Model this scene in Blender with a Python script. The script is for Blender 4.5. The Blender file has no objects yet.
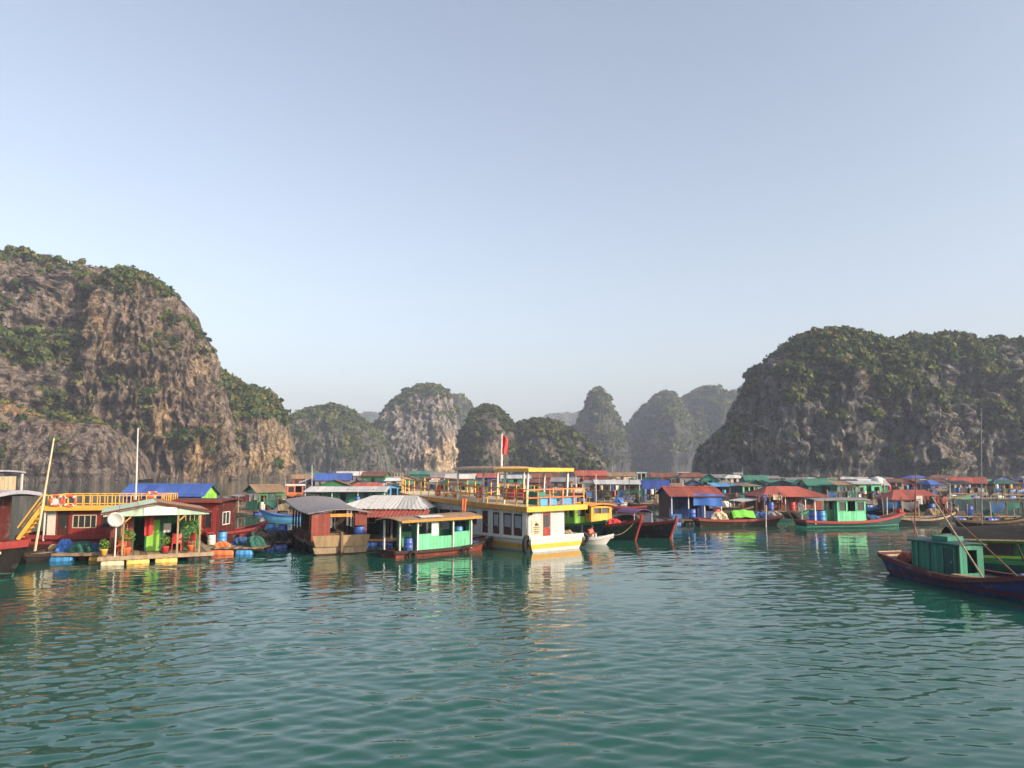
import bpy, bmesh, math, random
import numpy as np
from mathutils import Vector, Matrix

random.seed(7)
RNG = np.random.default_rng(11)
SC = bpy.context.scene
COL = SC.collection
R = math.radians

# ------------------------------------------------------------------ camera
CAM_H = 4.7
F_PX = 770.0
PITCH = math.atan((466 - 384) / F_PX)
cam_d = bpy.data.cameras.new('camera')
cam_d.sensor_width = 36.0
cam_d.lens = F_PX / 1024 * 36
cam_d.clip_start = 0.2
cam_d.clip_end = 30000
cam = bpy.data.objects.new('camera', cam_d)
COL.objects.link(cam)
cam.location = (0, 0, CAM_H)
cam.rotation_euler = (math.pi / 2 + PITCH, 0, 0)
SC.camera = cam

# ------------------------------------------------------------------ sky, sun, exposure
SUN_AZ = R(60)       # degrees from straight behind the camera towards the right
SUN_EL = R(24)
SUN_DIR = Vector((math.sin(SUN_AZ) * math.cos(SUN_EL), -math.cos(SUN_AZ) * math.cos(SUN_EL), math.sin(SUN_EL)))
world = bpy.data.worlds.new('World')
SC.world = world
world.use_nodes = True
wn = world.node_tree
wn.nodes.clear()
sky = wn.nodes.new('ShaderNodeTexSky')
sky.sky_type = 'NISHITA'
sky.sun_disc = False
sky.sun_elevation = SUN_EL
sky.sun_rotation = math.atan2(SUN_DIR.x, SUN_DIR.y)
sky.altitude = 0
sky.air_density = 1.0
sky.dust_density = 3.7
sky.ozone_density = 1.7
hsv = wn.nodes.new('ShaderNodeHueSaturation')
hsv.inputs['Saturation'].default_value = 0.70
bg = wn.nodes.new('ShaderNodeBackground')
bg.inputs['Strength'].default_value = 0.15
wo = wn.nodes.new('ShaderNodeOutputWorld')
wn.links.new(sky.outputs[0], hsv.inputs['Color'])
tint = wn.nodes.new('ShaderNodeVectorMath'); tint.operation = 'MULTIPLY'; tint.inputs[1].default_value = (1.01, 0.975, 0.945)
wn.links.new(hsv.outputs[0], tint.inputs[0])
wn.links.new(tint.outputs[0], bg.inputs['Color'])
wn.links.new(bg.outputs[0], wo.inputs['Surface'])

sun_d = bpy.data.lights.new('sun', 'SUN')
sun_d.energy = 3.5
sun_d.angle = R(0.6)
sun_d.color = (1.0, 0.80, 0.58)
sun = bpy.data.objects.new('sun', sun_d)
COL.objects.link(sun)
sun.rotation_euler = SUN_DIR.to_track_quat('Z', 'Y').to_euler()
sun.location = (60, -40, 60)

SC.view_settings.view_transform = 'Standard'
SC.view_settings.look = 'None'
SC.view_settings.exposure = 0.92
SC.view_settings.gamma = 1.0
SC.view_settings.use_curve_mapping = False
SC.render.engine = 'CYCLES'
SC.cycles.max_bounces = 6
SC.cycles.diffuse_bounces = 2
SC.cycles.glossy_bounces = 3
SC.cycles.transmission_bounces = 3
SC.cycles.volume_bounces = 0
SC.cycles.transparent_max_bounces = 8
SC.cycles.caustics_reflective = False
SC.cycles.caustics_refractive = False
SC.cycles.use_denoising = True
SC.cycles.sample_clamp_indirect = 6.0

# ------------------------------------------------------------------ measuring helpers
_ct, _st = math.cos(PITCH), math.sin(PITCH)
def ray(px, py):
    u = (px - 512) / F_PX
    v = (384 - py) / F_PX
    return Vector((u, _ct - v * _st, _st + v * _ct))
def G(px, py, z=0.0):
    """point at height z (water level by default) seen at a spot of the photograph"""
    d = ray(px, py)
    t = (z - CAM_H) / d.z
    return Vector((d.x * t, d.y * t, z))
def W(px, py, Y):
    """point at distance Y"""
    d = ray(px, py)
    t = Y / d.y
    return Vector((d.x * t, Y, CAM_H + d.z * t))
def lin(c):
    return tuple(((x / 255) / 12.92 if x / 255 <= 0.04045 else ((x / 255 + 0.055) / 1.055) ** 2.4) for x in c)

# ------------------------------------------------------------------ numpy noise
def _hash(ix, iy, iz, seed):
    h = (ix.astype(np.int64) * 374761393 + iy.astype(np.int64) * 668265263 + iz.astype(np.int64) * 2147483647 + seed * 974711) & 0xffffffff
    h = ((h ^ (h >> 13)) * 1274126177) & 0xffffffff
    h = ((h ^ (h >> 16)) * 2246822519) & 0xffffffff
    return h ^ (h >> 15)
_GR = np.array([[1,1,0],[-1,1,0],[1,-1,0],[-1,-1,0],[1,0,1],[-1,0,1],[1,0,-1],[-1,0,-1],[0,1,1],[0,-1,1],[0,1,-1],[0,-1,-1]], float)
def pnoise(x, y, z, seed=0):
    ix, iy, iz = np.floor(x), np.floor(y), np.floor(z)
    fx, fy, fz = x - ix, y - iy, z - iz
    fd = lambda t: t * t * t * (t * (t * 6 - 15) + 10)
    u, v, w = fd(fx), fd(fy), fd(fz)
    def g(a, b, c):
        gr = _GR[_hash(ix + a, iy + b, iz + c, seed) % 12]
        return gr[..., 0] * (fx - a) + gr[..., 1] * (fy - b) + gr[..., 2] * (fz - c)
    l = lambda a, b, t: a + t * (b - a)
    return l(l(l(g(0,0,0), g(1,0,0), u), l(g(0,1,0), g(1,1,0), u), v), l(l(g(0,0,1), g(1,0,1), u), l(g(0,1,1), g(1,1,1), u), v), w)
def fbm(x, y, z, oct=4, seed=0, ridged=False):
    a, s, f = 1.0, 0.0, 1.0
    for o in range(oct):
        n = pnoise(x * f, y * f, z * f, seed + o * 17)
        s = s + a * ((1 - 2 * np.abs(n)) if ridged else n)
        a *= 0.5; f *= 2.03
    return s

# ------------------------------------------------------------------ materials
MATS = {}
def new_mat(name):
    m = bpy.data.materials.new(name)
    m.use_nodes = True
    nt = m.node_tree
    b = nt.nodes['Principled BSDF']
    return m, nt, b
PAINT_ARGS = {}
def variant(m, kind):
    if m.name not in PAINT_ARGS: return m
    a, k = PAINT_ARGS[m.name]
    return paint(a[0] + '_' + kind, *a[1:], **{**k, 'pieces': kind})
def paint(name, rgb, wear=0.35, under=(0.16, 0.13, 0.10), rough=0.6, scale=1.0, streak=2.5, spec=0.3, metallic=0.0, pieces=None):
    """weathered coat: colour drift, grime streaks running down, chipped spots, fine bump"""
    if name in MATS: return MATS[name]
    m, nt, b = new_mat(name)
    if pieces is None: PAINT_ARGS[m.name] = ((name, rgb), dict(wear=wear, under=under, rough=rough, scale=scale, streak=streak, spec=spec, metallic=metallic))
    N, L = nt.nodes.new, nt.links.new
    tc = N('ShaderNodeTexCoord')
    oi = N('ShaderNodeObjectInfo')
    ad = N('ShaderNodeVectorMath'); ad.operation = 'ADD'
    L(tc.outputs['Object'], ad.inputs[0])
    cm = N('ShaderNodeCombineXYZ')
    mu = N('ShaderNodeMath'); mu.operation = 'MULTIPLY'; mu.inputs[1].default_value = 37.0
    L(oi.outputs['Random'], mu.inputs[0]); L(mu.outputs[0], cm.inputs[0]); L(mu.outputs[0], cm.inputs[1])
    L(cm.outputs[0], ad.inputs[1])
    mp = N('ShaderNodeMapping'); mp.inputs['Scale'].default_value = (scale * streak * 1.6, scale * streak * 1.6, scale * 0.7)
    L(ad.outputs[0], mp.inputs['Vector'])
    n1 = N('ShaderNodeTexNoise'); n1.inputs['Scale'].default_value = 1.0; n1.inputs['Detail'].default_value = 5; n1.inputs['Roughness'].default_value = 0.65
    L(mp.outputs[0], n1.inputs['Vector'])
    n2 = N('ShaderNodeTexNoise'); n2.inputs['Scale'].default_value = 2.3 * scale; n2.inputs['Detail'].default_value = 7; n2.inputs['Roughness'].default_value = 0.7
    L(ad.outputs[0], n2.inputs['Vector'])
    r1 = N('ShaderNodeMapRange'); r1.inputs[1].default_value = 0.42; r1.inputs[2].default_value = 0.72; r1.inputs[4].default_value = min(1, wear * 1.6)
    L(n1.outputs[0], r1.inputs[0])
    r2 = N('ShaderNodeMapRange'); r2.inputs[1].default_value = 0.56; r2.inputs[2].default_value = 0.70; r2.inputs[4].default_value = min(1, wear * 1.8)
    L(n2.outputs[0], r2.inputs[0])
    hs = N('ShaderNodeHueSaturation'); rgb = tuple(0.8 * v for v in rgb); hs.inputs['Color'].default_value = (*rgb, 1); hs.inputs['Saturation'].default_value = 0.92
    vr = N('ShaderNodeMapRange'); vr.inputs[3].default_value = 0.86; vr.inputs[4].default_value = 1.12
    L(oi.outputs['Random'], vr.inputs[0]); L(vr.outputs[0], hs.inputs['Value'])
    m1 = N('ShaderNodeMix'); m1.data_type = 'RGBA'
    m1.inputs['B'].default_value = (rgb[0] * 0.45 + 0.02, rgb[1] * 0.45 + 0.016, rgb[2] * 0.45 + 0.012, 1)
    L(hs.outputs[0], m1.inputs['A']); L(r1.outputs[0], m1.inputs['Factor'])
    m2 = N('ShaderNodeMix'); m2.data_type = 'RGBA'; m2.inputs['B'].default_value = (*under, 1)
    L(m1.outputs['Result'], m2.inputs['A']); L(r2.outputs[0], m2.inputs['Factor'])
    final = m2.outputs['Result']
    if pieces:
        # boards or sheets side by side: each its own fade, with a narrow joint
        wd = 0.24 if pieces == 'boards' else 0.86
        sx = N('ShaderNodeSeparateXYZ'); L(tc.outputs['Object'], sx.inputs[0])
        sm = N('ShaderNodeMath'); sm.operation = 'ADD'; L(sx.outputs[0], sm.inputs[0]); L(sx.outputs[1], sm.inputs[1])
        if pieces == 'sheets': L(sx.outputs[0], sm.inputs[1]); sm.inputs[1].default_value = 0; nt.links.remove(sm.inputs[1].links[0])
        dv = N('ShaderNodeMath'); dv.operation = 'DIVIDE'; dv.inputs[1].default_value = wd; L(sm.outputs[0], dv.inputs[0])
        fl = N('ShaderNodeMath'); fl.operation = 'FLOOR'; L(dv.outputs[0], fl.inputs[0])
        fx = N('ShaderNodeMath'); fx.operation = 'FRACT'; L(dv.outputs[0], fx.inputs[0])
        ar = N('ShaderNodeMath'); ar.operation = 'ADD'; L(fl.outputs[0], ar.inputs[0]); L(mu.outputs[0], ar.inputs[1])
        wn_ = N('ShaderNodeTexWhiteNoise'); wn_.noise_dimensions = '1D'; L(ar.outputs[0], wn_.inputs['W'])
        vr2 = N('ShaderNodeMapRange'); vr2.inputs[3].default_value = 0.72; vr2.inputs[4].default_value = 1.12; L(wn_.outputs['Value'], vr2.inputs[0])
        jt = N('ShaderNodeMath'); jt.operation = 'GREATER_THAN'; jt.inputs[1].default_value = 0.09 if pieces == 'boards' else 0.04; L(fx.outputs[0], jt.inputs[0])
        jr = N('ShaderNodeMapRange'); jr.inputs[3].default_value = 0.45; jr.inputs[4].default_value = 1.0; L(jt.outputs[0], jr.inputs[0])
        ml = N('ShaderNodeMath'); ml.operation = 'MULTIPLY'; L(vr2.outputs[0], ml.inputs[0]); L(jr.outputs[0], ml.inputs[1])
        vs = N('ShaderNodeVectorMath'); vs.operation = 'SCALE'; L(final, vs.inputs[0]); L(ml.outputs[0], vs.inputs['Scale'])
        final = vs.outputs[0]
    L(final, b.inputs['Base Color'])
    b.inputs['Roughness'].default_value = rough
    b.inputs['Specular IOR Level'].default_value = spec
    b.inputs['Metallic'].default_value = metallic
    bp = N('ShaderNodeBump'); bp.inputs['Strength'].default_value = 0.35; bp.inputs['Distance'].default_value = 0.02
    L(n2.outputs[0], bp.inputs['Height']); L(bp.outputs[0], b.inputs['Normal'])
    MATS[name] = m
    return m
def attr_mat(name, attr, bump=0.0, bscale=1.0, rough=0.9, var=0.0, transl=0.0):
    m, nt, b = new_mat(name)
    N, L = nt.nodes.new, nt.links.new
    at = N('ShaderNodeAttribute'); at.attribute_name = attr
    b.inputs['Roughness'].default_value = rough
    b.inputs['Specular IOR Level'].default_value = 0.15
    src = at.outputs['Color']
    if bump:
        tc = N('ShaderNodeTexCoord')
        mp = N('ShaderNodeMapping'); mp.inputs['Scale'].default_value = (1, 1, 0.4)
        L(tc.outputs['Object'], mp.inputs['Vector'])
        n = N('ShaderNodeTexNoise'); n.inputs['Scale'].default_value = bscale; n.inputs['Detail'].default_value = 8; n.inputs['Roughness'].default_value = 0.7
        L(mp.outputs[0], n.inputs['Vector'])
        bp = N('ShaderNodeBump'); bp.inputs['Strength'].default_value = 0.9; bp.inputs['Distance'].default_value = bump
        L(n.outputs[0], bp.inputs['Height']); L(bp.outputs[0], b.inputs['Normal'])
        mr = N('ShaderNodeMapRange'); mr.inputs[1].default_value = 0.3; mr.inputs[2].default_value = 0.7; mr.inputs[3].default_value = 1 - var; mr.inputs[4].default_value = 1 + var
        L(n.outputs[0], mr.inputs[0])
        vm = N('ShaderNodeVectorMath'); vm.operation = 'SCALE'
        L(src, vm.inputs[0]); L(mr.outputs[0], vm.inputs['Scale'])
        src = vm.outputs[0]
        mp2 = N('ShaderNodeMapping'); mp2.inputs['Scale'].default_value = (0.42, 0.42, 0.13)
        nd = N('ShaderNodeTexNoise'); nd.inputs['Scale'].default_value = 0.5; nd.inputs['Detail'].default_value = 4
        L(tc.outputs['Object'], nd.inputs['Vector'])
        va = N('ShaderNodeVectorMath'); va.operation = 'MULTIPLY_ADD'; va.inputs[1].default_value = (5, 5, 5)
        L(nd.outputs['Color'], va.inputs[0]); L(tc.outputs['Object'], va.inputs[2]); L(va.outputs[0], mp2.inputs['Vector'])
        vo = N('ShaderNodeTexVoronoi'); vo.feature = 'DISTANCE_TO_EDGE'; vo.inputs['Scale'].default_value = 1.0
        L(mp2.outputs[0], vo.inputs['Vector'])
        vr = N('ShaderNodeMapRange'); vr.inputs[2].default_value = 0.12; L(vo.outputs['Distance'], vr.inputs[0])
        ad = N('ShaderNodeMath'); ad.operation = 'MULTIPLY_ADD'; ad.inputs[1].default_value = 0.9; L(vr.outputs[0], ad.inputs[0]); L(n.outputs[0], ad.inputs[2])
        L(ad.outputs[0], bp.inputs['Height'])
    L(src, b.inputs['Base Color'])
    if transl:
        tr = N('ShaderNodeBsdfTranslucent'); L(src, tr.inputs['Color'])
        mx = N('ShaderNodeMixShader'); mx.inputs[0].default_value = transl
        L(b.outputs[0], mx.inputs[1]); L(tr.outputs[0], mx.inputs[2])
        L(mx.outputs[0], nt.nodes['Material Output'].inputs['Surface'])
    return m

def mesh_np(name, verts, faces, smooth=False):
    """verts (n,3), faces (m,3|4) numpy arrays"""
    me = bpy.data.meshes.new(name)
    nv, (nf, k) = len(verts), faces.shape
    me.vertices.add(nv); me.vertices.foreach_set('co', np.ascontiguousarray(verts, np.float32).ravel())
    me.loops.add(nf * k); me.loops.foreach_set('vertex_index', np.ascontiguousarray(faces, np.int32).ravel())
    me.polygons.add(nf)
    me.polygons.foreach_set('loop_start', np.arange(nf, dtype=np.int32) * k)
    me.polygons.foreach_set('loop_total', np.full(nf, k, np.int32))
    if smooth: me.polygons.foreach_set('use_smooth', np.ones(nf, bool))
    me.update(calc_edges=True)
    return me
def set_col(me, name, cols):
    a = me.color_attributes.new(name, 'FLOAT_COLOR', 'POINT')
    c = np.ones((len(cols), 4), np.float32); c[:, :3] = cols
    a.data.foreach_set('color', c.ravel())
def link(name, me, mat=None, parent=None, **props):
    o = bpy.data.objects.new(name, me)
    COL.objects.link(o)
    if mat is not None and not me.materials: me.materials.append(mat)
    if parent is not None: o.parent = parent
    for k, v in props.items(): o[k] = v
    return o

# ------------------------------------------------------------------ water
def build_water():
    s = np.linspace(-1.0, 1.0, 500)
    s = np.concatenate([[-400, -60, -9, -3, -1.5], s, [1.5, 3, 9, 60, 400]])
    ys = [2.0]
    while ys[-1] < 170: ys.append(ys[-1] + max(0.05, 0.0040 * ys[-1]))
    ys = np.array([-3000, -400, -60, -15, -4] + ys + [200, 300, 500, 900, 1800, 4000, 9000.0])
    S, Y = np.meshgrid(s, ys)
    X = S * (np.abs(Y) * 0.74 + 5)
    Z = np.zeros_like(X)
    rng = np.random.default_rng(5)
    fade = np.clip((170 - np.abs(Y)) / 120, 0, 1) * np.clip((1.02 - np.abs(S)) / 0.02, 0, 1) * (Y >= 2)
    rough = 0.30 + 1.15 * np.clip(fbm(X * 0.055, Y * 0.03, X * 0, 3, 3) * 2.2 + 0.45, 0, 1)
    for i in range(64):
        lam = 0.30 * (8.5 ** (i / 63.0)) * rng.uniform(0.9, 1.1)
        th = R(-78) + rng.normal(0, 0.5)
        k = 2 * math.pi / lam
        amp = 0.00120 * lam ** 0.95 * (1.25 if lam < 0.9 else 0.5)
        px, py = rng.uniform(0, 60, 2)
        # resolution limit of the mesh: let short waves die out with distance
        ok = np.clip((lam * 110 - np.abs(Y)) / (lam * 50), 0, 1)
        env = 0.55 + 0.9 * np.abs(np.sin((X + px) * 0.11 / (lam ** 0.3) + (Y + py) * 0.07 + i * 1.7))
        ph = k * (math.cos(th) * X + math.sin(th) * Y) + rng.uniform(0, 6.28) + 0.9 * np.sin(0.31 * X / lam + i) + 0.7 * np.sin(0.23 * Y / lam + 2 * i)
        Z += amp * ok * env * (np.sin(ph) + 0.18 * np.sin(2 * ph + 1.2))
    Z *= fade * rough
    nr, nc = X.shape
    idx = np.arange(nr * nc).reshape(nr, nc)
    f = np.stack([idx[:-1, :-1], idx[:-1, 1:], idx[1:, 1:], idx[1:, :-1]], -1).reshape(-1, 4)
    me = mesh_np('water', np.stack([X, Y, Z], -1).reshape(-1, 3), f, True)
    m, nt, b = new_mat('bay_water')
    N, L = nt.nodes.new, nt.links.new
    b.inputs['Base Color'].default_value = (0.007, 0.060, 0.044, 1)
    b.inputs['IOR'].default_value = 1.33
    b.inputs['Roughness'].default_value = 0.04
    b.inputs['Specular IOR Level'].default_value = 0.5
    tc = N('ShaderNodeTexCoord')
    mp = N('ShaderNodeMapping'); mp.inputs['Scale'].default_value = (0.8, 1.5, 1); mp.inputs['Rotation'].default_value = (0, 0, R(12))
    L(tc.outputs['Object'], mp.inputs['Vector'])
    n = N('ShaderNodeTexNoise'); n.inputs['Scale'].default_value = 1.7; n.inputs['Detail'].default_value = 3.0; n.inputs['Roughness'].default_value = 0.55
    L(mp.outputs[0], n.inputs['Vector'])
    bp = N('ShaderNodeBump'); bp.inputs['Strength'].default_value = 0.5; bp.inputs['Distance'].default_value = 0.016
    L(n.outputs[0], bp.inputs['Height']); L(bp.outputs[0], b.inputs['Normal'])
    link('water', me, m, kind='structure', label='rippled teal green water of the sheltered bay', category='water')
build_water()

# ------------------------------------------------------------------ karst hills
ROCK = attr_mat('limestone', 'tint', bump=1.1, bscale=0.8, var=0.4)
LEAF = attr_mat('hill_leaves', 'tint', transl=0.2, rough=0.8)
def resample(pts, n):
    pts = np.array(pts, float)
    d = np.concatenate([[0], np.cumsum(np.hypot(*np.diff(pts, axis=0).T))])
    t = np.linspace(0, d[-1], n)
    return np.stack([np.interp(t, d, pts[:, 0]), np.interp(t, d, pts[:, 1])], -1)

def bushes(name, pos, size, col, nleaf, label, rng, leafk=0.42, flat=0.8):
    """leaf-clump shrubs: every shrub a cloud of small tilted triangles on an uneven dome"""
    n = len(pos)
    if n == 0: return
    d = rng.normal(size=(n, nleaf, 3)); d[..., 2] = np.abs(d[..., 2]) * 1.0 - 0.25
    d /= np.linalg.norm(d, axis=-1, keepdims=True)
    lump = 0.75 + 0.35 * np.sin(d[..., 0] * 3.1 + rng.uniform(0, 6, (n, 1))) * np.cos(d[..., 1] * 3.7 + rng.uniform(0, 6, (n, 1)))
    r = size[:, None] * lump * rng.uniform(0.55, 1.05, (n, nleaf))
    c = pos[:, None, :] + d * r[..., None] * np.array([1, 1, flat])
    nrm = d + rng.normal(scale=0.45, size=d.shape); nrm /= np.linalg.norm(nrm, axis=-1, keepdims=True)
    t1 = np.cross(nrm, rng.normal(size=d.shape)); t1 /= np.linalg.norm(t1, axis=-1, keepdims=True) + 1e-9
    t2 = np.cross(nrm, t1)
    ls = (size[:, None] * leafk * rng.uniform(0.6, 1.3, (n, nleaf)))[..., None]
    v = np.stack([c + t1 * ls, c - 0.6 * t1 * ls + 0.8 * t2 * ls, c - 0.6 * t1 * ls - 0.8 * t2 * ls], 2).reshape(-1, 3)
    f = np.arange(len(v)).reshape(-1, 3)
    me = mesh_np(name, v, f)
    cc = col[:, None, :] * rng.uniform(0.75, 1.25, (n, nleaf, 1))
    set_col(me, 'tint', np.repeat(cc.reshape(-1, 3), 3, axis=0))
    link(name, me, LEAF, kind='stuff', label=label, category='vegetation')

GREENS = np.array([[0.042, 0.066, 0.020], [0.066, 0.088, 0.022], [0.095, 0.105, 0.028], [0.028, 0.048, 0.018], [0.105, 0.095, 0.035]])
def hill(name, prof, Y, depth, res, label, seed, rock=(0.115, 0.105, 0.095), rock2=(0.19, 0.165, 0.14), stain=(0.21, 0.165, 0.11),
         steep=0.72, amp=1.0, veg=None, nbush=0, bsize=(1.5, 3.5), nleaf=40, patches=(), bare=(), green=0.4, moss=0.4, vlabel='', top_bias=0.6, leafk=0.42, ochre=(), gdark=1.0):
    """prof: ridge line as (px,py) seen at distance Y; the cliff comes forward by depth metres"""
    rng = np.random.default_rng(seed); res = int(res * 0.82)
    P = resample(prof, res)
    XZ = np.array([[*W(a, b, Y).xz] for a, b in P])
    x0, x1 = XZ[:, 0].min(), XZ[:, 0].max()
    hmax = XZ[:, 1].max()
    nv = int(res * 0.58)
    a = np.concatenate([np.linspace(0, 1, nv), np.linspace(1, 2, nv // 4)[1:]]) * math.pi / 2
    A, U = np.meshgrid(a, np.arange(res), indexing='ij')
    hx, hz = XZ[:, 0][None, :] + 0 * A, np.maximum(XZ[:, 1], 0.5)[None, :] + 0 * A
    # the cliff foot runs in bays and headlands
    t = (hx - x0) / (x1 - x0 + 1e-6)
    D = depth * np.clip(hz / hmax, 0.08, 1) ** 0.6 * (1 + 0.35 * fbm(hx * 0.02 + seed, hx * 0, hx * 0, 3, seed))
    ca, sa = np.cos(A), np.sin(A)
    yy = Y - D * np.sign(ca) * np.abs(ca) ** steep
    zz = hz * np.clip(sa, 0, 1) ** 0.9
    zz = np.where(A < 1e-6, -3.0, zz)
    xx = hx.copy()
    # crags
    s = amp * hmax / 80.0
    w = np.clip(np.minimum(zz / (0.10 * hmax + 1e-6), 1), 0.45, 1)
    big = fbm(xx * 0.028 / amp, yy * 0.028 / amp, zz * 0.020 / amp, 4, seed + 1)
    rid = fbm(xx * 0.075 / amp, yy * 0.06 / amp, zz * 0.030 / amp, 4, seed + 2, True)
    flu = fbm(xx * 0.30 / amp, yy * 0.22 / amp, zz * 0.045 / amp, 3, seed + 3, True)
    led = fbm(xx * 0.02 / amp, yy * 0.02, zz * 0.11 / amp, 3, seed + 4)
    st0 = fbm(xx * 0.05 / amp, yy * 0.05 / amp, zz * 0.16 / amp, 2, seed + 15)
    fin = fbm(xx * 0.8 / amp, yy * 0.6 / amp, zz * 0.16 / amp, 3, seed + 5, True)
    blk = fbm(xx * 0.16 / amp, yy * 0.16 / amp, zz * 0.12 / amp, 3, seed + 7, True)
    disp = s * (10.5 * big + 4.2 * (rid - 0.6) + 3.6 * (flu - 0.6) + 1.9 * (fin - 0.6) + 3.0 * (blk - 0.6) + 4.0 * led + 2.2 * np.floor(2.2 * led + 1.3 * st0) * 0.5)
    top = np.clip(sa, 0, 1) ** 3
    P0 = np.stack([xx, yy, zz], -1); n0 = np.cross(np.gradient(P0, axis=1), np.gradient(P0, axis=0)); n0[..., 2] = 0
    n0 /= np.linalg.norm(n0, axis=-1, keepdims=True) + 1e-6; n0 = n0 * np.where(n0[..., 1:2] > 0, np.where(A[..., None] <= math.pi / 2, -1, 1), 1)
    k0 = disp * w * (1 - 0.45 * top); fr = (A <= math.pi / 2)
    yy = yy + np.where(fr, n0[..., 1] * k0, 0.3 * k0); xx = xx + np.where(fr, n0[..., 0] * k0 * (0.8 if Y < 400 else 0.3), 0)
    zz = zz + np.where(zz > 0, disp * w * (0.10 + 0.06 * top) - top * s * 2.0, 0)
    xx = xx + s * 2.2 * fbm(xx * 0.06 / amp, yy * 0.06 / amp, zz * 0.06 / amp, 3, seed + 6) * w
    # bring the ridge back to its measured height
    want = (hz[0] - CAM_H) / Y; got = np.max((zz - CAM_H) / yy, axis=0)
    rr = np.clip((want - 1.0 / Y * bsize[0] * 0.6 * (nbush > 0)) / np.maximum(got, 1e-3), 0.6, 1.3); rr = np.where(want < 0.01, 1, rr)
    rr = np.convolve(np.pad(rr, 6, mode='edge'), np.ones(13) / 13, 'valid')
    zz = np.where(zz > 0, zz * rr[None, :], zz)
    nr, nc = xx.shape
    V = np.stack([xx, yy, zz], -1)
    idx = np.arange(nr * nc).reshape(nr, nc)
    f = np.stack([idx[:-1, :-1], idx[:-1, 1:], idx[1:, 1:], idx[1:, :-1]], -1).reshape(-1, 4)
    # normals
    du = np.gradient(V, axis=1); dv = np.gradient(V, axis=0)
    n = np.cross(du, dv); n /= np.linalg.norm(n, axis=-1, keepdims=True) + 1e-9
    up = n[..., 2]
    # colour of the stone
    st = fbm(xx * 0.30 / amp, yy * 0.30 / amp, zz * 0.05 / amp, 5, seed + 8) * 1.2
    lo = fbm(xx * 0.035 / amp, yy * 0.035 / amp, zz * 0.03 / amp, 3, seed + 9)
    k = np.clip(0.45 + 1.5 * st + 0.35 * (fin - 0.6), 0, 1)[..., None]
    colr = 0.86 * (np.array(rock) * (1 - k) + np.array(rock2) * k)
    k2 = np.clip(2.2 * lo - 0.25 + 0.8 * st, 0, 1)[..., None] * 0.6
    colr = colr * (1 - k2) + np.array(stain) * k2
    dk = np.clip(3.2 * (-st) - 0.35, 0, 1)[..., None]
    colr = colr * (1 - 0.62 * dk)
    for (ox, oz, rx, rz, oc) in ochre:
        c = W(ox, oz, Y)
        q = 1 - ((xx * Y / yy - c.x) / (rx * Y / F_PX)) ** 2 - (((zz - CAM_H) * Y / yy + CAM_H - c.z) / (rz * Y / F_PX)) ** 2
        kk = np.clip(q * 1.6 + 1.3 * st + 0.5 * lo, 0, 1)[..., None] * (q > -0.6)[..., None] * 0.85
        colr = colr * (1 - kk) + np.array(oc) * kk
    # dark tide mark at the foot
    td = np.clip(1 - zz / 3.0, 0, 1)[..., None] * 0.6
    colr = colr * (1 - td) + np.array([0.06, 0.05, 0.042]) * td
    # where plants hold on
    vn = fbm(xx * 0.055 / amp, yy * 0.055 / amp, zz * 0.075 / amp, 5, seed + 12)
    g = green + 1.7 * vn + 0.6 * (up - 0.4) + top_bias * (zz / hmax - 0.6)
    for (ox, oz, rx, rz, kk) in patches:
        c = W(ox, oz, Y)
        q = 1 - ((xx * Y / yy - c.x) / (rx * Y / F_PX)) ** 2 - (((zz - CAM_H) * Y / yy + CAM_H - c.z) / (rz * Y / F_PX)) ** 2
        g = g + kk * np.clip(q * 1.5 + 0.3, 0, 1)
    g = np.where(zz < 3.5, -1, g)
    gm = np.clip(g * 2.2, 0, 1)[..., None] * moss
    gc = GREENS[1] * 0.8 * gdark
    me = mesh_np(name, V.reshape(-1, 3), f, False)
    set_col(me, 'tint', (colr * (1 - gm) + gc * gm).reshape(-1, 3))
    o = link(name, me, ROCK, kind='structure', label=label, category='hill')
    if nbush:
        pr = np.clip(g, 0, 1.2) ** 1.3 * (zz > 4) * (A <= math.pi / 2 * 1.12)
        # even by area
        ar = np.linalg.norm(np.cross(du, dv), axis=-1)
        p = (pr * ar).ravel(); p /= p.sum()
        ii = rng.choice(len(p), nbush, p=p)
        pos = V.reshape(-1, 3)[ii] + rng.normal(scale=0.6, size=(nbush, 3)) * amp
        sz = rng.uniform(*bsize, nbush) * (0.7 + 0.6 * np.clip(g.ravel()[ii], 0, 1))
        nn = n.reshape(-1, 3)[ii]; nn = np.where(nn[:, 1:2] > 0, nn, nn)
        pos = pos + np.array([0, -0.3, -0.1]) * sz[:, None]
        c = GREENS[rng.choice(5, nbush, p=[0.28, 0.28, 0.20, 0.14, 0.10])] * rng.uniform(0.6, 1.35, (nbush, 1)) * gdark
        bushes('hill_vegetation', pos, sz, c, nleaf, vlabel, rng, leafk)
    return o
# near left hill: peak, cliff tower, foot buttress, wooded shoulder
GREY, GREY2 = (0.120, 0.100, 0.090), (0.235, 0.195, 0.170)
hill('hill', [(-190, 478), (-170, 380), (-120, 310), (-60, 275), (-20, 262), (0, 260), (15, 255), (35, 251), (55, 251), (66, 259), (84, 267), (102, 270), (114, 263), (128, 265), (142, 285), (160, 330), (175, 380), (190, 478)],
     300, 62, 430, 'tall craggy grey brown limestone peak at the left with scrub on its ledges', 21, rock=GREY, rock2=GREY2, amp=0.8, nbush=2000, bsize=(0.90, 2.30), nleaf=32,
     patches=[(75, 355, 60, 20, 1.0), (20, 350, 40, 18, 0.7), (80, 392, 50, 20, 1.1), (0, 440, 25, 26, 0.8), (45, 256, 30, 7, 0.8), (80, 330, 18, 14, 0.4)], green=-0.19, moss=0.35, vlabel='dark green scrub on the ledges of the tall left peak', top_bias=0.1)
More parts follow.
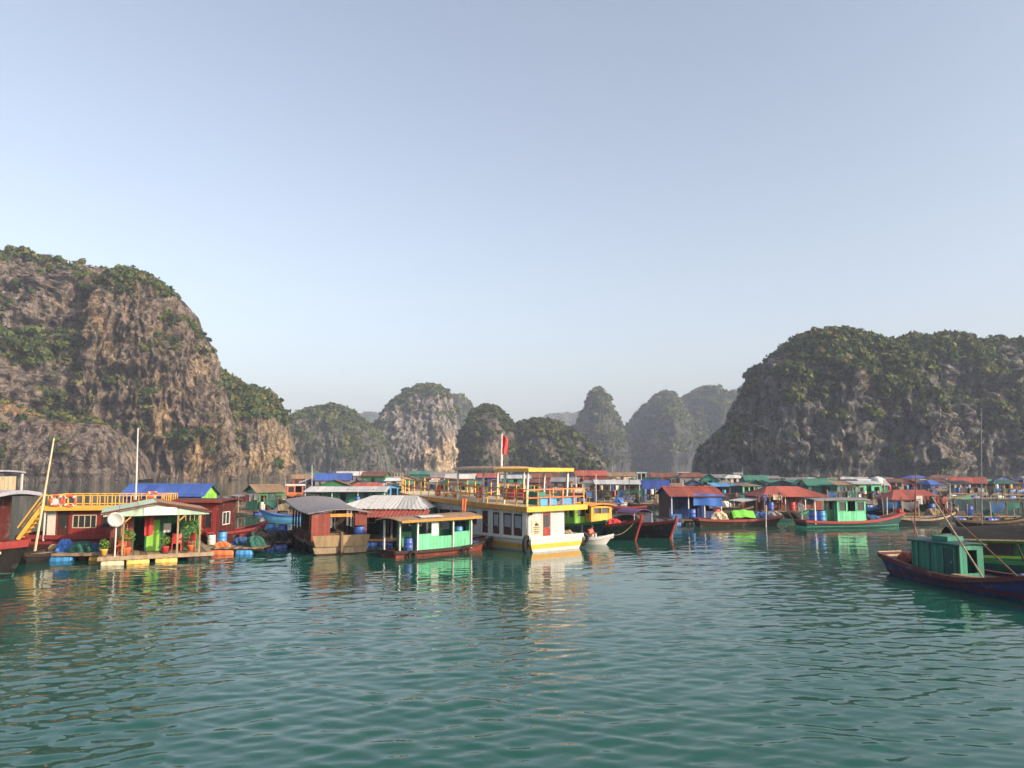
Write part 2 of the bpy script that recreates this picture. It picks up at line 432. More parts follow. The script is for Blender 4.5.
hill('hill', [(114, 478), (117, 420), (120, 340), (123, 295), (127, 274), (134, 267), (150, 274), (163, 285), (176, 296), (190, 312), (203, 338), (212, 360), (222, 400), (232, 440), (240, 478)],
     268, 26, 360, 'steep brown cliff tower with fluted face right of the tall left peak', 22, rock=(0.137, 0.109, 0.091), rock2=(0.218, 0.172, 0.134), stain=(0.238, 0.162, 0.088), amp=0.7, nbush=672, bsize=(0.68, 1.80), nleaf=28,
     patches=[(155, 285, 40, 16, 0.7), (130, 275, 20, 10, 0.5), (165, 330, 26, 22, 0.35), (160, 440, 22, 20, 0.4)], ochre=[(195, 455, 22, 30, (0.302, 0.209, 0.115)), (160, 420, 16, 22, (0.288, 0.202, 0.122)), (200, 365, 14, 20, (0.288, 0.216, 0.144))],
     green=-0.18, moss=0.35, vlabel='scrub clinging to the brown cliff tower', top_bias=0.25)
hill('hill', [(-190, 478), (-150, 420), (-90, 402), (-40, 398), (0, 396), (20, 398), (45, 410), (70, 416), (95, 420), (115, 424), (128, 436), (138, 455), (146, 478)],
     240, 22, 300, 'low rubbly brown rock buttress at the foot of the left peak', 23, rock=(0.125, 0.099, 0.088), rock2=(0.193, 0.157, 0.132), stain=(0.225, 0.144, 0.074), amp=0.6, nbush=528, bsize=(0.68, 1.89), nleaf=28,
     patches=[(5, 392, 40, 10, 0.6), (90, 415, 35, 9, 0.9), (0, 440, 14, 22, 0.9), (60, 412, 30, 7, 0.5)], ochre=[(30, 408, 40, 9, (0.259, 0.173, 0.086))], green=-0.28, moss=0.3, vlabel='bushes along the top of the rubbly buttress', top_bias=0.2)
hill('hill', [(170, 478), (180, 400), (195, 365), (210, 362), (225, 373), (240, 384), (255, 388), (266, 392), (274, 399), (281, 412), (286, 428), (290, 445), (295, 462), (299, 478)],
     296, 24, 300, 'wooded limestone shoulder sloping down to the water at the right end of the left peak', 24, rock=(0.137, 0.113, 0.088), rock2=(0.213, 0.168, 0.125), stain=(0.262, 0.188, 0.106), amp=0.65, nbush=1280, bsize=(0.83, 2.13), nleaf=28,
     patches=[(240, 410, 34, 34, 0.6)], ochre=[(240, 462, 40, 14, (0.302, 0.216, 0.122)), (285, 455, 10, 18, (0.302, 0.216, 0.122))], green=0.14, moss=0.45, vlabel='green scrub covering the shoulder of the left peak', top_bias=0.45)
# right hill
hill('hill', [(694, 478), (698, 462), (704, 447), (716, 434), (734, 418), (743, 398), (752, 384), (757, 368), (770, 354), (788, 343), (805, 333), (830, 329), (850, 331), (866, 337), (878, 344), (890, 352), (905, 380), (925, 420), (945, 478)],
     300, 40, 460, 'broad dark limestone hill with wooded crown at the right', 31, rock=(0.060, 0.060, 0.063), rock2=(0.19, 0.183, 0.175), stain=(0.194, 0.162, 0.123), amp=0.75, nbush=4200, bsize=(0.83, 2.21), nleaf=28,
     patches=[(830, 345, 60, 25, 0.4), (880, 380, 30, 40, 0.5), (870, 430, 16, 26, 0.5)], ochre=[(770, 448, 30, 14, (0.259, 0.216, 0.166)), (845, 460, 12, 26, (0.288, 0.238, 0.18))], green=0.12, moss=0.62, vlabel='trees and scrub over the broad right hill', top_bias=1.5, gdark=1.05)
hill('hill', [(840, 478), (850, 400), (862, 352), (878, 344), (890, 340), (905, 335), (925, 333), (940, 336), (953, 343), (965, 340), (985, 338), (1005, 341), (1024, 338), (1070, 332), (1140, 340), (1230, 370), (1300, 478)],
     325, 40, 460, 'long wooded limestone hill with a pale overhanging cliff at the right edge', 32, rock=(0.060, 0.060, 0.063), rock2=(0.19, 0.183, 0.175), stain=(0.2, 0.168, 0.129), amp=0.85, nbush=5200, bsize=(0.90, 2.38), nleaf=28,
     patches=[(1000, 440, 40, 34, 0.7), (960, 360, 80, 22, 0.4), (905, 380, 20, 40, 0.4)], ochre=[(925, 428, 34, 24, (0.288, 0.23, 0.144)), (965, 450, 20, 20, (0.216, 0.202, 0.18))], green=0.06, moss=0.62, vlabel='dense trees along the crest of the long right hill', top_bias=1.5, gdark=1.0)
# middle hills
hill('hill', [(286, 474), (290, 442), (298, 424), (308, 413), (320, 408), (335, 405), (348, 408), (358, 418), (372, 428), (384, 440), (394, 474)],
     520, 60, 240, 'rounded grey green limestone hill beyond the left shoulder', 41, rock=(0.075, 0.080, 0.070), rock2=(0.15, 0.145, 0.13), stain=(0.168, 0.14, 0.101), amp=1.0, nbush=2080, bsize=(1.12, 2.46), nleaf=16, green=0.6, moss=0.755, vlabel='scrub over the rounded grey green hill', leafk=0.5)
hill('hill', [(376, 474), (379, 440), (383, 418), (391, 404), (402, 395), (415, 389), (424, 384), (433, 383), (444, 388), (451, 398), (456, 412), (461, 440), (465, 474)],
     600, 60, 260, 'domed limestone tower with pale tan cliff in the centre distance', 42, rock=(0.17, 0.155, 0.145), rock2=(0.29, 0.265, 0.24), stain=(0.234, 0.185, 0.129), amp=1.0, nbush=1280, bsize=(1.12, 2.46), nleaf=16, green=-0.16, moss=0.5, ochre=[(440, 460, 28, 22, (0.46, 0.34, 0.21))], patches=[(432, 392, 26, 12, 0.5), (385, 460, 12, 20, 0.5)],  # tan cliff patch at lower right, with its golden sunlight painted in
     vlabel='scrub on the crown of the domed tower', top_bias=0.8, leafk=0.5)
hill('hill', [(436, 474), (440, 410), (450, 396), (460, 395), (470, 402), (477, 414), (484, 440), (490, 474)],
     850, 50, 150, 'hazy green hill peeking out behind the domed limestone tower', 43, rock=(0.055, 0.062, 0.058), rock2=(0.095, 0.098, 0.090), stain=(0.10, 0.095, 0.08), amp=1.0, nbush=1120, bsize=(1.50, 3.28), nleaf=12, green=0.65, moss=0.75, vlabel='trees on the hazy hill behind the domed tower', leafk=0.55)
hill('hill', [(460, 474), (464, 444), (468, 425), (476, 411), (487, 406), (497, 408), (505, 418), (514, 425), (526, 421), (540, 419), (552, 421), (566, 429), (580, 438), (594, 450), (601, 462), (605, 474)],
     420, 46, 300, 'dark wooded hill with two humps behind the yellow and white boat', 44, rock=(0.065, 0.070, 0.062), rock2=(0.15, 0.145, 0.132), stain=(0.19, 0.156, 0.111), amp=0.9, nbush=3200, bsize=(0.90, 2.30), nleaf=19, green=0.65, moss=0.75, ochre=[(575, 462, 30, 12, (0.23, 0.202, 0.166))], vlabel='dense dark trees over the two humped hill', top_bias=1.0, leafk=0.48, gdark=0.8)
hill('hill', [(566, 474), (571, 442), (579, 420), (587, 405), (592, 395), (596, 387), (601, 395), (608, 408), (614, 421), (620, 436), (628, 474)],
     720, 60, 170, 'hazy blue green conical peak in the centre', 45, rock=(0.055, 0.062, 0.058), rock2=(0.095, 0.098, 0.090), stain=(0.10, 0.095, 0.08), amp=1.0, nbush=1280, bsize=(1.35, 2.95), nleaf=12, green=0.6, moss=0.75, vlabel='trees on the conical peak', leafk=0.55)
hill('hill', [(588, 474), (603, 450), (614, 435), (623, 428), (632, 422), (641, 411), (650, 399), (657, 393), (664, 391), (670, 396), (677, 406), (690, 425), (710, 474)],
     800, 80, 190, 'hazy blue pointed hill right of the conical peak', 46, rock=(0.055, 0.062, 0.058), rock2=(0.095, 0.098, 0.090), stain=(0.10, 0.095, 0.08), amp=1.1, nbush=1600, bsize=(1.35, 3.12), nleaf=12, green=0.65, moss=0.75, vlabel='trees on the hazy pointed hill', leafk=0.55)
hill('hill', [(640, 474), (660, 425), (678, 405), (686, 394), (695, 390), (704, 386), (715, 391), (722, 398), (740, 410), (770, 474)],
     880, 80, 190, 'hazy blue round topped hill beside the right hill', 47, rock=(0.055, 0.062, 0.058), rock2=(0.095, 0.098, 0.090), stain=(0.10, 0.095, 0.08), amp=1.1, nbush=2000, bsize=(1.50, 3.28), nleaf=12, green=0.65, moss=0.75, vlabel='trees on the hazy round topped hill', leafk=0.55)
hill('hill', [(700, 474), (714, 403), (722, 397), (733, 392), (742, 386), (750, 379), (768, 368), (800, 380), (850, 474)],
     1050, 90, 150, 'pale hazy ridge half hidden by the right hill', 48, rock=(0.055, 0.062, 0.058), rock2=(0.095, 0.098, 0.090), stain=(0.10, 0.095, 0.08), amp=1.2, nbush=1120, bsize=(1.88, 4.10), nleaf=12, green=0.6, moss=0.75, vlabel='trees on the pale ridge behind the right hill', leafk=0.55)
for prof, Y, lab in (([(270, 473), (283, 440), (293, 428), (303, 432), (320, 473)], 1500, 'faint blue hill low behind the left shoulder'),
                ([(345, 473), (357, 418), (370, 412), (380, 413), (395, 424), (410, 473)], 1500, 'faint blue hill between the rounded hill and the domed tower'),
                ([(515, 473), (535, 424), (548, 415), (562, 412), (578, 413), (600, 425), (630, 473)], 1700, 'faint blue hill left of the conical peak')):
    hill('hill', prof, Y, 120, 110, lab, 60 + Y % 7 + int(prof[0][0]), rock=(0.055, 0.062, 0.058), rock2=(0.095, 0.098, 0.090), amp=1.2, nbush=800, bsize=(2.25, 4.92), nleaf=12, green=0.54, moss=0.7, vlabel='trees on the ' + lab.split(' low')[0].split(' between')[0].split(' left of')[0] + ' at %s' % ('the left shoulder' if 'low' in lab else 'the domed tower' if 'between' in lab else 'the conical peak'), leafk=0.55)

# ------------------------------------------------------------------ haze
def build_haze():
    me = bpy.data.meshes.new('haze')
    bm = bmesh.new(); bmesh.ops.create_cube(bm, size=1.0); bm.to_mesh(me); bm.free()
    m = bpy.data.materials.new('haze_air'); m.use_nodes = True
    nt = m.node_tree; nt.nodes.clear()
    pv = nt.nodes.new('ShaderNodeVolumePrincipled')
    pv.inputs['Color'].default_value = (0.68, 0.78, 1.0, 1)
    pv.inputs['Density'].default_value = HAZE
    pv.inputs['Anisotropy'].default_value = 0.0
    out = nt.nodes.new('ShaderNodeOutputMaterial')
    nt.links.new(pv.outputs[0], out.inputs['Volume'])
    o = link('haze', me, m, kind='stuff', label='thin pale haze hanging over the whole bay', category='haze')
    o.scale = (19000, 13000, 150)
    o.location = (0, 3300, 75 - 4.2)
HAZE = 0.00036
build_haze()
# ------------------------------------------------------------------ mesh helpers
class MB:
    def __init__(s): s.v, s.f = [], []
    def add(s, vs, fs):
        o = len(s.v); s.v += [tuple(p) for p in vs]; s.f += [tuple(i + o for i in q) for q in fs]; return s
    def box(s, x0, x1, y0, y1, z0, z1):
        return s.add([(x0,y0,z0),(x1,y0,z0),(x1,y1,z0),(x0,y1,z0),(x0,y0,z1),(x1,y0,z1),(x1,y1,z1),(x0,y1,z1)],
                     [(0,3,2,1),(4,5,6,7),(0,1,5,4),(1,2,6,5),(2,3,7,6),(3,0,4,7)])
    def bar(s, p, q, w, h=None):
        """square bar from p to q"""
        p, q = Vector(p), Vector(q); h = h or w
        d = (q - p).normalized(); up = Vector((0, 0, 1)) if abs(d.z) < 0.9 else Vector((1, 0, 0))
        a = d.cross(up).normalized() * w / 2; b = a.cross(d).normalized() * h / 2
        return s.add([p-a-b, p+a-b, p+a+b, p-a+b, q-a-b, q+a-b, q+a+b, q-a+b],
                     [(0,3,2,1),(4,5,6,7),(0,1,5,4),(1,2,6,5),(2,3,7,6),(3,0,4,7)])
    def tube(s, pts, r, n=8):
        pts = [Vector(p) for p in pts]; rs = r if isinstance(r, (list, tuple)) else [r] * len(pts)
        vs, fs = [], []
        for i, p in enumerate(pts):
            d = (pts[min(i + 1, len(pts) - 1)] - pts[max(i - 1, 0)]).normalized()
            up = Vector((0, 0, 1)) if abs(d.z) < 0.95 else Vector((1, 0, 0))
            a = d.cross(up).normalized(); b = a.cross(d).normalized()
            for k in range(n):
                t = 2 * math.pi * k / n
                vs.append(p + (a * math.cos(t) + b * math.sin(t)) * rs[i])
        for i in range(len(pts) - 1):
            for k in range(n):
                fs.append((i*n+k, i*n+(k+1)%n, (i+1)*n+(k+1)%n, (i+1)*n+k))
        fs += [tuple(range(n - 1, -1, -1)), tuple(range((len(pts)-1)*n, len(pts)*n))]
        return s.add(vs, fs)
    def lathe(s, prof, axis='z', c=(0, 0, 0), n=14):
        vs, fs = [], []
        for (r, h) in prof:
            for k in range(n):
                t = 2 * math.pi * k / n; x, y = r * math.cos(t), r * math.sin(t)
                p = (x, y, h) if axis == 'z' else (h, x, y) if axis == 'x' else (x, h, y)
                vs.append((p[0]+c[0], p[1]+c[1], p[2]+c[2]))
        m = len(prof)
        for i in range(m - 1):
            for k in range(n): fs.append((i*n+k, i*n+(k+1)%n, (i+1)*n+(k+1)%n, (i+1)*n+k))
        fs += [tuple(range(n)), tuple(range((m-1)*n, m*n))]
        return s.add(vs, fs)
    def torus(s, R_, r, axis='x', c=(0, 0, 0), n=20, m=8):
        vs, fs = [], []
        for i in range(n):
            t = 2 * math.pi * i / n
            for j in range(m):
                u = 2 * math.pi * j / m; q = R_ + r * math.cos(u)
                a, b, h = q * math.cos(t), q * math.sin(t), r * math.sin(u)
                p = (h, a, b) if axis == 'x' else (a, h, b) if axis == 'y' else (a, b, h)
                vs.append((p[0]+c[0], p[1]+c[1], p[2]+c[2]))
        for i in range(n):
            for j in range(m): fs.append((i*m+j, ((i+1)%n)*m+j, ((i+1)%n)*m+(j+1)%m, i*m+(j+1)%m))
        return s.add(vs, fs)
    def grid(s, fn, nu, nv, thick=None):
        """surface fn(u,v), optionally with a second skin thick below it"""
        vs = [fn(i / nu, j / nv) for i in range(nu + 1) for j in range(nv + 1)]
        ix = lambda i, j: i * (nv + 1) + j
        fs = [(ix(i,j), ix(i+1,j), ix(i+1,j+1), ix(i,j+1)) for i in range(nu) for j in range(nv)]
        s.add(vs, fs)
        if thick:
            v2 = [(p[0], p[1], p[2] - thick) for p in vs]
            s.add(v2, [tuple(reversed(q)) for q in fs])
            o = len(s.v) - 2 * len(vs); k = len(vs)
            ring = [ix(i, 0) for i in range(nu)] + [ix(nu, j) for j in range(nv)] + [ix(i, nv) for i in range(nu, 0, -1)] + [ix(0, j) for j in range(nv, 0, -1)]
            for a, b in zip(ring, ring[1:] + ring[:1]): s.f.append((o+a, o+k+a, o+k+b, o+b))
        return s
    def prism(s, pts, d):
        """polygon pts (3d, planar) pushed along d"""
        n = len(pts); d = Vector(d)
        vs = [Vector(p) for p in pts] + [Vector(p) + d for p in pts]
        return s.add(vs, [tuple(range(n)), tuple(range(2*n-1, n-1, -1))] + [(i, n+i, n+(i+1)%n, (i+1)%n) for i in range(n)])
    def mesh(s, name, smooth=False):
        me = bpy.data.meshes.new(name); me.from_pydata(s.v, [], s.f)
        if smooth: me.polygons.foreach_set('use_smooth', [True] * len(me.polygons))
        bm = bmesh.new(); bm.from_mesh(me); bmesh.ops.recalc_face_normals(bm, faces=bm.faces); bm.to_mesh(me); bm.free()
        return me
    def build(s, name, mat, parent=None, smooth=False, **props):
        return link(name, s.mesh(name, smooth), mat, parent, **props)
def thing(name, label, cat, loc=(0, 0, 0), rz=0.0, group=None):
    o = bpy.data.objects.new(name, None); COL.objects.link(o)
    o.empty_display_size = 0.3
    o.location = loc; o.rotation_euler = (0, 0, rz); o['label'] = label; o['category'] = cat
    if group: o['group'] = group
    return o
def tag(o, label, cat, group=None):
    o['label'] = label; o['category'] = cat
    if group: o['group'] = group
    return o
def copy_tree(o, parent=None):
    c = o.copy(); COL.objects.link(c); c.parent = parent
    for ch in [x for x in KIDS.get(o.name, [])]: copy_tree(ch, c)
    return c
KIDS = {}
def remember(o):
    KIDS[o.name] = list(o.children)
    for ch in o.children: remember(ch)

# ------------------------------------------------------------------ coats of paint
def C(name, *rgb, **k):
    if not any(w in name for w in ('plastic', 'cloth', 'skin', 'hair', 'tarp', 'curtain')): k['wear'] = min(0.75, k.get('wear', 0.35) * 1.45)
    return paint(name, lin(rgb), **k)
RED = C('red_paint', 160, 34, 28, wear=0.25); DKRED = C('maroon_paint', 96, 28, 28, wear=0.35); BRICK = C('brick_red_paint', 150, 58, 40, wear=0.3)
ORANGE = C('orange_paint', 226, 112, 34, wear=0.2); YELLOW = C('yellow_paint', 240, 178, 20, wear=0.15); OCHRE = C('ochre_paint', 206, 138, 32, wear=0.3)
MINT = C('mint_paint', 96, 206, 152, wear=0.22); TEAL = C('teal_paint', 32, 138, 114, wear=0.3); GREEN = C('green_paint', 34, 128, 74, wear=0.3); LIME = C('lime_paint', 138, 206, 48, wear=0.15)
DKTEAL = C('dark_teal_paint', 22, 78, 80, wear=0.35); BLUE = C('blue_paint', 30, 68, 142, wear=0.25); SKYBLUE = C('light_blue_paint', 74, 158, 214, wear=0.2); NAVY = C('navy_paint', 28, 50, 112, wear=0.35)
WHITE = C('white_paint', 222, 218, 210, wear=0.16, under=(0.35, 0.3, 0.25)); CREAM = C('cream_paint', 214, 194, 158, wear=0.25); GREYP = C('grey_paint', 136, 134, 136, wear=0.3); LAV = C('lavender_grey_paint', 160, 158, 172, wear=0.2)
WOOD = C('weathered_wood', 120, 96, 72, wear=0.6, streak=4, rough=0.85); DKWOOD = C('dark_wet_wood', 50, 38, 30, wear=0.5, rough=0.8); TAN = C('tan_board', 168, 142, 102, wear=0.4); PALEWOOD = C('pale_timber', 170, 148, 118, wear=0.5)
BLACK = C('black_tar_paint', 20, 19, 21, wear=0.35, under=(0.07, 0.06, 0.05)); CHAR = C('charcoal_hull_paint', 44, 46, 52, wear=0.3); BROWN = C('brown_door_paint', 84, 40, 30, wear=0.3); REDHULL = C('faded_red_hull', 150, 62, 46, wear=0.45)
ROOF_RED = C('rust_red_sheet', 176, 78, 56, wear=0.42, rough=0.55); ROOF_GREY = C('grey_sheet', 138, 134, 136, wear=0.3, rough=0.6); ROOF_WHITE = C('white_sheet', 206, 206, 204, wear=0.22, rough=0.5, under=(0.4, 0.36, 0.32)); ROOF_MINT = C('pale_mint_sheet', 178, 206, 184, wear=0.25, rough=0.55)
ROOF_TAN = C('tan_sheet', 158, 128, 98, wear=0.4); ROOF_BLUE = C('blue_sheet', 40, 88, 176, wear=0.25, rough=0.5); ROOF_GREEN = C('green_sheet', 62, 138, 116, wear=0.3, rough=0.55); ROOF_RUST = C('rusty_sheet', 128, 74, 54, wear=0.5)
TARP_BLUE = C('blue_tarp', 30, 110, 206, wear=0.12, rough=0.45); TARP_LIME = C('lime_tarp', 120, 224, 40, wear=0.08, rough=0.45); TARP_BLACK = C('black_tarp', 22, 22, 25, wear=0.1, rough=0.9); TARP_DBLUE = C('dark_blue_tarp', 22, 64, 146, wear=0.15, rough=0.5)
RUBBER = C('tyre_rubber', 24, 24, 25, wear=0.3, rough=0.8, under=(0.05, 0.045, 0.04)); ROPE = C('rope_fibre', 150, 132, 100, wear=0.3, rough=0.95); NET = C('green_net', 40, 110, 98, wear=0.45, rough=0.95, scale=4); NETBLUE = C('blue_net', 36, 92, 150, wear=0.4, rough=0.95, scale=4)
PLASTIC_BLUE = C('blue_plastic', 34, 88, 184, wear=0.12, rough=0.4, spec=0.5); PLASTIC_SKY = C('sky_blue_plastic', 36, 142, 214, wear=0.12, rough=0.4, spec=0.5); PLASTIC_YELLOW = C('yellow_plastic', 236, 190, 74, wear=0.2, rough=0.45); PLASTIC_ORANGE = C('orange_plastic', 240, 112, 28, wear=0.15, rough=0.45); PLASTIC_RED = C('red_plastic', 206, 40, 34, wear=0.1, rough=0.4)
PLASTIC_WHITE = C('white_plastic', 226, 224, 218, wear=0.12, rough=0.45, under=(0.4, 0.36, 0.3)); STEEL = C('galvanised_steel', 164, 166, 168, wear=0.3, rough=0.45, metallic=0.4); CLOTH_RED = C('red_cloth', 214, 32, 34, wear=0.05, rough=0.9); CLOTH_ORANGE = C('orange_vest_cloth', 236, 84, 34, wear=0.08, rough=0.9)
SKIN = C('skin', 176, 124, 96, wear=0.05); CLOTH_DARK = C('dark_cloth', 40, 42, 52, wear=0.1, rough=0.9); CLOTH_WHITE = C('white_cloth', 220, 218, 214, wear=0.05, rough=0.9); HAIR = C('black_hair', 22, 18, 16, wear=0.05); CLOTH_BLUE = C('blue_cloth', 50, 80, 140, wear=0.05, rough=0.9)
LEAFM = C('pot_leaf', 92, 130, 40, wear=0.3, rough=0.8, under=(0.2, 0.18, 0.04)); STEM = C('plant_stem', 80, 64, 40); CURTAIN = C('pale_curtain', 206, 200, 184, wear=0.1, rough=0.9); INK = C('printed_ink', 60, 56, 60, wear=0.05)
def glass_mat():
    m, nt, b = new_mat('window_glass')
    b.inputs['Base Color'].default_value = (0.03, 0.035, 0.04, 1); b.inputs['Roughness'].default_value = 0.06; b.inputs['Specular IOR Level'].default_value = 0.6
    return m
GLASS = glass_mat()

# ------------------------------------------------------------------ boats
def make_hull(root, L, B, zs, zm, zb, hull=BLACK, rail=RED, deck=WOOD, bottom=None, stem=None, bs=0.7, bb=0.0, draft=0.35, bulw=0.25, rake=0.7, stern_rake=0.25, railw=0.10, railh=0.12, full=2.2, band=None, band_z=(0.2, 0.32), bpow=2.6):
    """bow at +x, stern at -x, waterline z=0.  returns half breadth and sheer height as functions of x"""
    n = 22
    def hb(t):
        f = bs + (1 - bs) * math.sin(min(t / 0.45, 1) * math.pi / 2)
        if t > 0.45: f *= bb + (1 - bb) * (1 - ((t - 0.45) / 0.55) ** full)
        return max(f * B / 2, 0.015)
    def sh(t): return zm + (zb - zm) * max(0, (t - 0.35) / 0.65) ** bpow + (zs - zm) * max(0, (0.35 - t) / 0.35) ** 2
    def sec(t, side):
        b, z = hb(t), sh(t); zk = -draft * (1 - max(0, (t - 0.75) / 0.25) ** 2 * 0.8)
        x0 = -L / 2 + t * L
        def px(zz):
            k = (zz - zk) / (z - zk + 1e-6)
            return x0 + (rake * k * t ** 4 - rake * t ** 4 * 0.2) - stern_rake * k * (1 - t) ** 6
        ys = [(0, zk), (0.55 * b, zk * 0.85), (0.80 * b, zk * 0.35), (0.90 * b, 0.10), (0.955 * b, z * 0.5), (b, z)]
        return [(px(zz), side * yy, zz) for yy, zz in ys]
    outer = MB(); k = 6
    for side in (1, -1):
        vs = [p for i in range(n + 1) for p in sec(i / n, side)]
        outer.add(vs, [(i*k+j, (i+1)*k+j, (i+1)*k+j+1, i*k+j+1) for i in range(n) for j in range(k - 1)])
    s0, s1 = sec(0, 1), sec(0, -1)
    outer.add(s0 + s1[::-1], [tuple(range(2 * k))])
    if bb > 0.02:
        s0, s1 = sec(1, 1), sec(1, -1); outer.add(s0 + s1[::-1], [tuple(range(2 * k))])
    for side in (1, -1):     # inner face of the bulwark
        vs = []
        for i in range(n + 1):
            t = i / n; p = sec(t, side)[5]
            y = max(abs(p[1]) - 0.05, 0.002) * side
            vs += [(p[0], y, p[2]), (p[0], y, p[2] - bulw - 0.05)]
        outer.add(vs, [(2*i, 2*i+1, 2*i+3, 2*i+2) for i in range(n)])
    outer.build('hull', hull, root)
    d = MB(); vs = []
    for i in range(n + 1):
        p = sec(i / n, 1)[5]; y = max(p[1] - 0.045, 0.002)
        vs += [(p[0], y, p[2] - bulw), (p[0], -y, p[2] - bulw)]
    d.add(vs, [(2*i, 2*i+1, 2*i+3, 2*i+2) for i in range(n)]).build('deck', deck, root)
    g = MB()
    for side in (1, -1):
        vs = []
        for i in range(n + 1):
            p = sec(i / n, side)[5]; yo = p[1] + side * railw * 0.5; yi = p[1] - side * railw * 0.6
            if abs(yi) < 0.02 or yi * side < 0: yi = 0.0
            vs += [(p[0], yo, p[2] - railh), (p[0], yo, p[2] + 0.03), (p[0], yi, p[2] + 0.03), (p[0], yi, p[2] - 0.02)]
        g.add(vs, [(4*i+a, 4*i+(a+1)%4, 4*i+4+(a+1)%4, 4*i+4+a) for i in range(n) for a in range(4)] + [(0, 1, 2, 3), (4*n, 4*n+1, 4*n+2, 4*n+3)])
    p = sec(0, 1)[5]; g.box(p[0] - 0.05, p[0] + 0.05, -p[1], p[1], p[2] - railh * 1.2, p[2] + 0.034)
    g.build('gunwale', rail, root)
    if band or bottom:
        for nm, mm, (za, zc), off in (('hull_band', band, band_z, 0.018), ('waterline_paint', bottom, (-0.2, 0.16), 0.012)):
            if mm is None: continue
            q = MB()
            for side in (1, -1):
                vs = []
                for i in range(n + 1):
                    S = sec(i / n, side)
                    for zz in (za, zc):
                        # walk the section to that height
                        for a, b in zip(S, S[1:]):
                            if a[2] <= zz <= b[2]:
                                f = (zz - a[2]) / (b[2] - a[2] + 1e-9); break
                        else: a, b, f = (S[0], S[1], 0.0) if zz < S[0][2] else (S[-2], S[-1], 1.0)
                        x = a[0] + f * (b[0] - a[0]); y = a[1] + f * (b[1] - a[1])
                        vs.append((x + (0.004 if i == n else -off if i == 0 else 0), y + side * (off if i < n else 0.004), zz))
                q.add(vs, [(2*i, 2*i+2, 2*i+3, 2*i+1) for i in range(n)])
            S = sec(0, 1); xx = min(pp[0] for pp in S) - off
            yb = abs(vs[0][1])
            q.add([(vs[0][0] , yb, za), (vs[0][0], -yb, za), (vs[1][0], -abs(vs[1][1]), zc), (vs[1][0], abs(vs[1][1]), zc)], [(0, 1, 2, 3)])
            q.build(nm, mm, root)
    if stem:
        S = sec(1, 1); q = MB(); pts = [(pp[0] + 0.03, 0, pp[2]) for pp in S[1:]]
        for a, b in zip(pts, pts[1:]): q.bar(a, b, 0.13, 0.10)
        tp = S[-1]; q.bar((tp[0] + 0.03, 0, tp[2]), (tp[0] + 0.12, 0, tp[2] + 0.30), 0.14, 0.12)
        q.build('stem_post', stem, root)
    return (lambda x: hb(min(max((x + L / 2) / L, 0), 1))), (lambda x: sh(min(max((x + L / 2) / L, 0), 1)))

def wall(root, p0, p1, z0, z1, mat, ops=(), thick=0.05, name='wall', frame=None, subs=True):
    """wall from p0 to p1 (plan) with real openings; ops: (kind, s0, s1, h0, h1, extra)"""
    p0, p1 = Vector((*p0, 0)), Vector((*p1, 0)); Ln = (p1 - p0).length; d = (p1 - p0) / Ln; nrm = Vector((d.y, -d.x, 0))
    mat = variant(mat, 'boards')
    m = MB()
    def blk(mb, a, b, c, e, t0=-thick / 2, t1=thick / 2):
        if b - a < 1e-4 or e - c < 1e-4: return
        q = [p0 + d * a + nrm * t0, p0 + d * b + nrm * t0, p0 + d * b + nrm * t1, p0 + d * a + nrm * t1]
        mb.add([(v.x, v.y, c) for v in q] + [(v.x, v.y, e) for v in q], [(0,3,2,1),(4,5,6,7),(0,1,5,4),(1,2,6,5),(2,3,7,6),(3,0,4,7)])
    s = 0.0
    for o in sorted(ops, key=lambda o: o[1]):
        blk(m, s, o[1], z0, z1); blk(m, o[1], o[2], z0, z0 + o[3]); blk(m, o[1], o[2], z0 + o[4], z1); s = o[2]
    blk(m, s, Ln, z0, z1)
    w = m.build(name, mat, root)
    for o in ops:
        kind, a, b, c, e = o[:5]; ex = o[5] if len(o) > 5 else {}
        if kind == 'gap': continue
        fm = ex.get('frame', frame or WHITE); c, e = z0 + c, z0 + e
        if kind == 'window':
            f = MB(); t = 0.05
            for r in ((a, b, c, c + t), (a, b, e - t, e), (a, a + t, c, e), (b - t, b, c, e)): blk(f, *r, -thick, thick)
            for k in range(1, ex.get('panes', 2)): blk(f, a + (b - a) * k / ex.get('panes', 2) - 0.02, a + (b - a) * k / ex.get('panes', 2) + 0.02, c, e, -thick * 0.8, thick * 0.8)
            fo = f.build('window', fm, root)
            g = MB(); blk(g, a, b, c, e, -0.008, 0.008); g.build('pane', ex.get('pane', GLASS), fo)
            if ex.get('curtain'):
                g = MB(); blk(g, a, a + (b - a) * ex['curtain'], c, e, -0.10, -0.08); g.build('curtain', CURTAIN, fo)
        elif kind == 'door':
            g = MB(); blk(g, a + 0.02, b - 0.02, c, e - 0.02, -0.02, 0.02); do = g.build('door', ex.get('mat', BROWN), root)
            if ex.get('upper'):
                g = MB(); blk(g, a + 0.10, b - 0.10, c + (e - c) * 0.5, e - 0.12, -0.032, 0.032); g.build('pane', ex['upper'], do)
            g = MB(); blk(g, b - 0.14, b - 0.09, c + (e - c) * 0.45, c + (e - c) * 0.52, 0.02, 0.06); g.build('handle', STEEL, do)
            f = MB(); t = 0.045
            for r in ((a, b, e, e + t), (a - t, a, c, e + t), (b, b + t, c, e + t)): blk(f, *r, -thick * 0.9, thick * 0.9)
            f.build('door_frame', fm, do)
    return w
def corr(root, fn, nu, nv, mat, name='roof', thick=0.03):
    return MB().grid(fn, nu, nv, thick).build(name, variant(mat, 'sheets'), root)
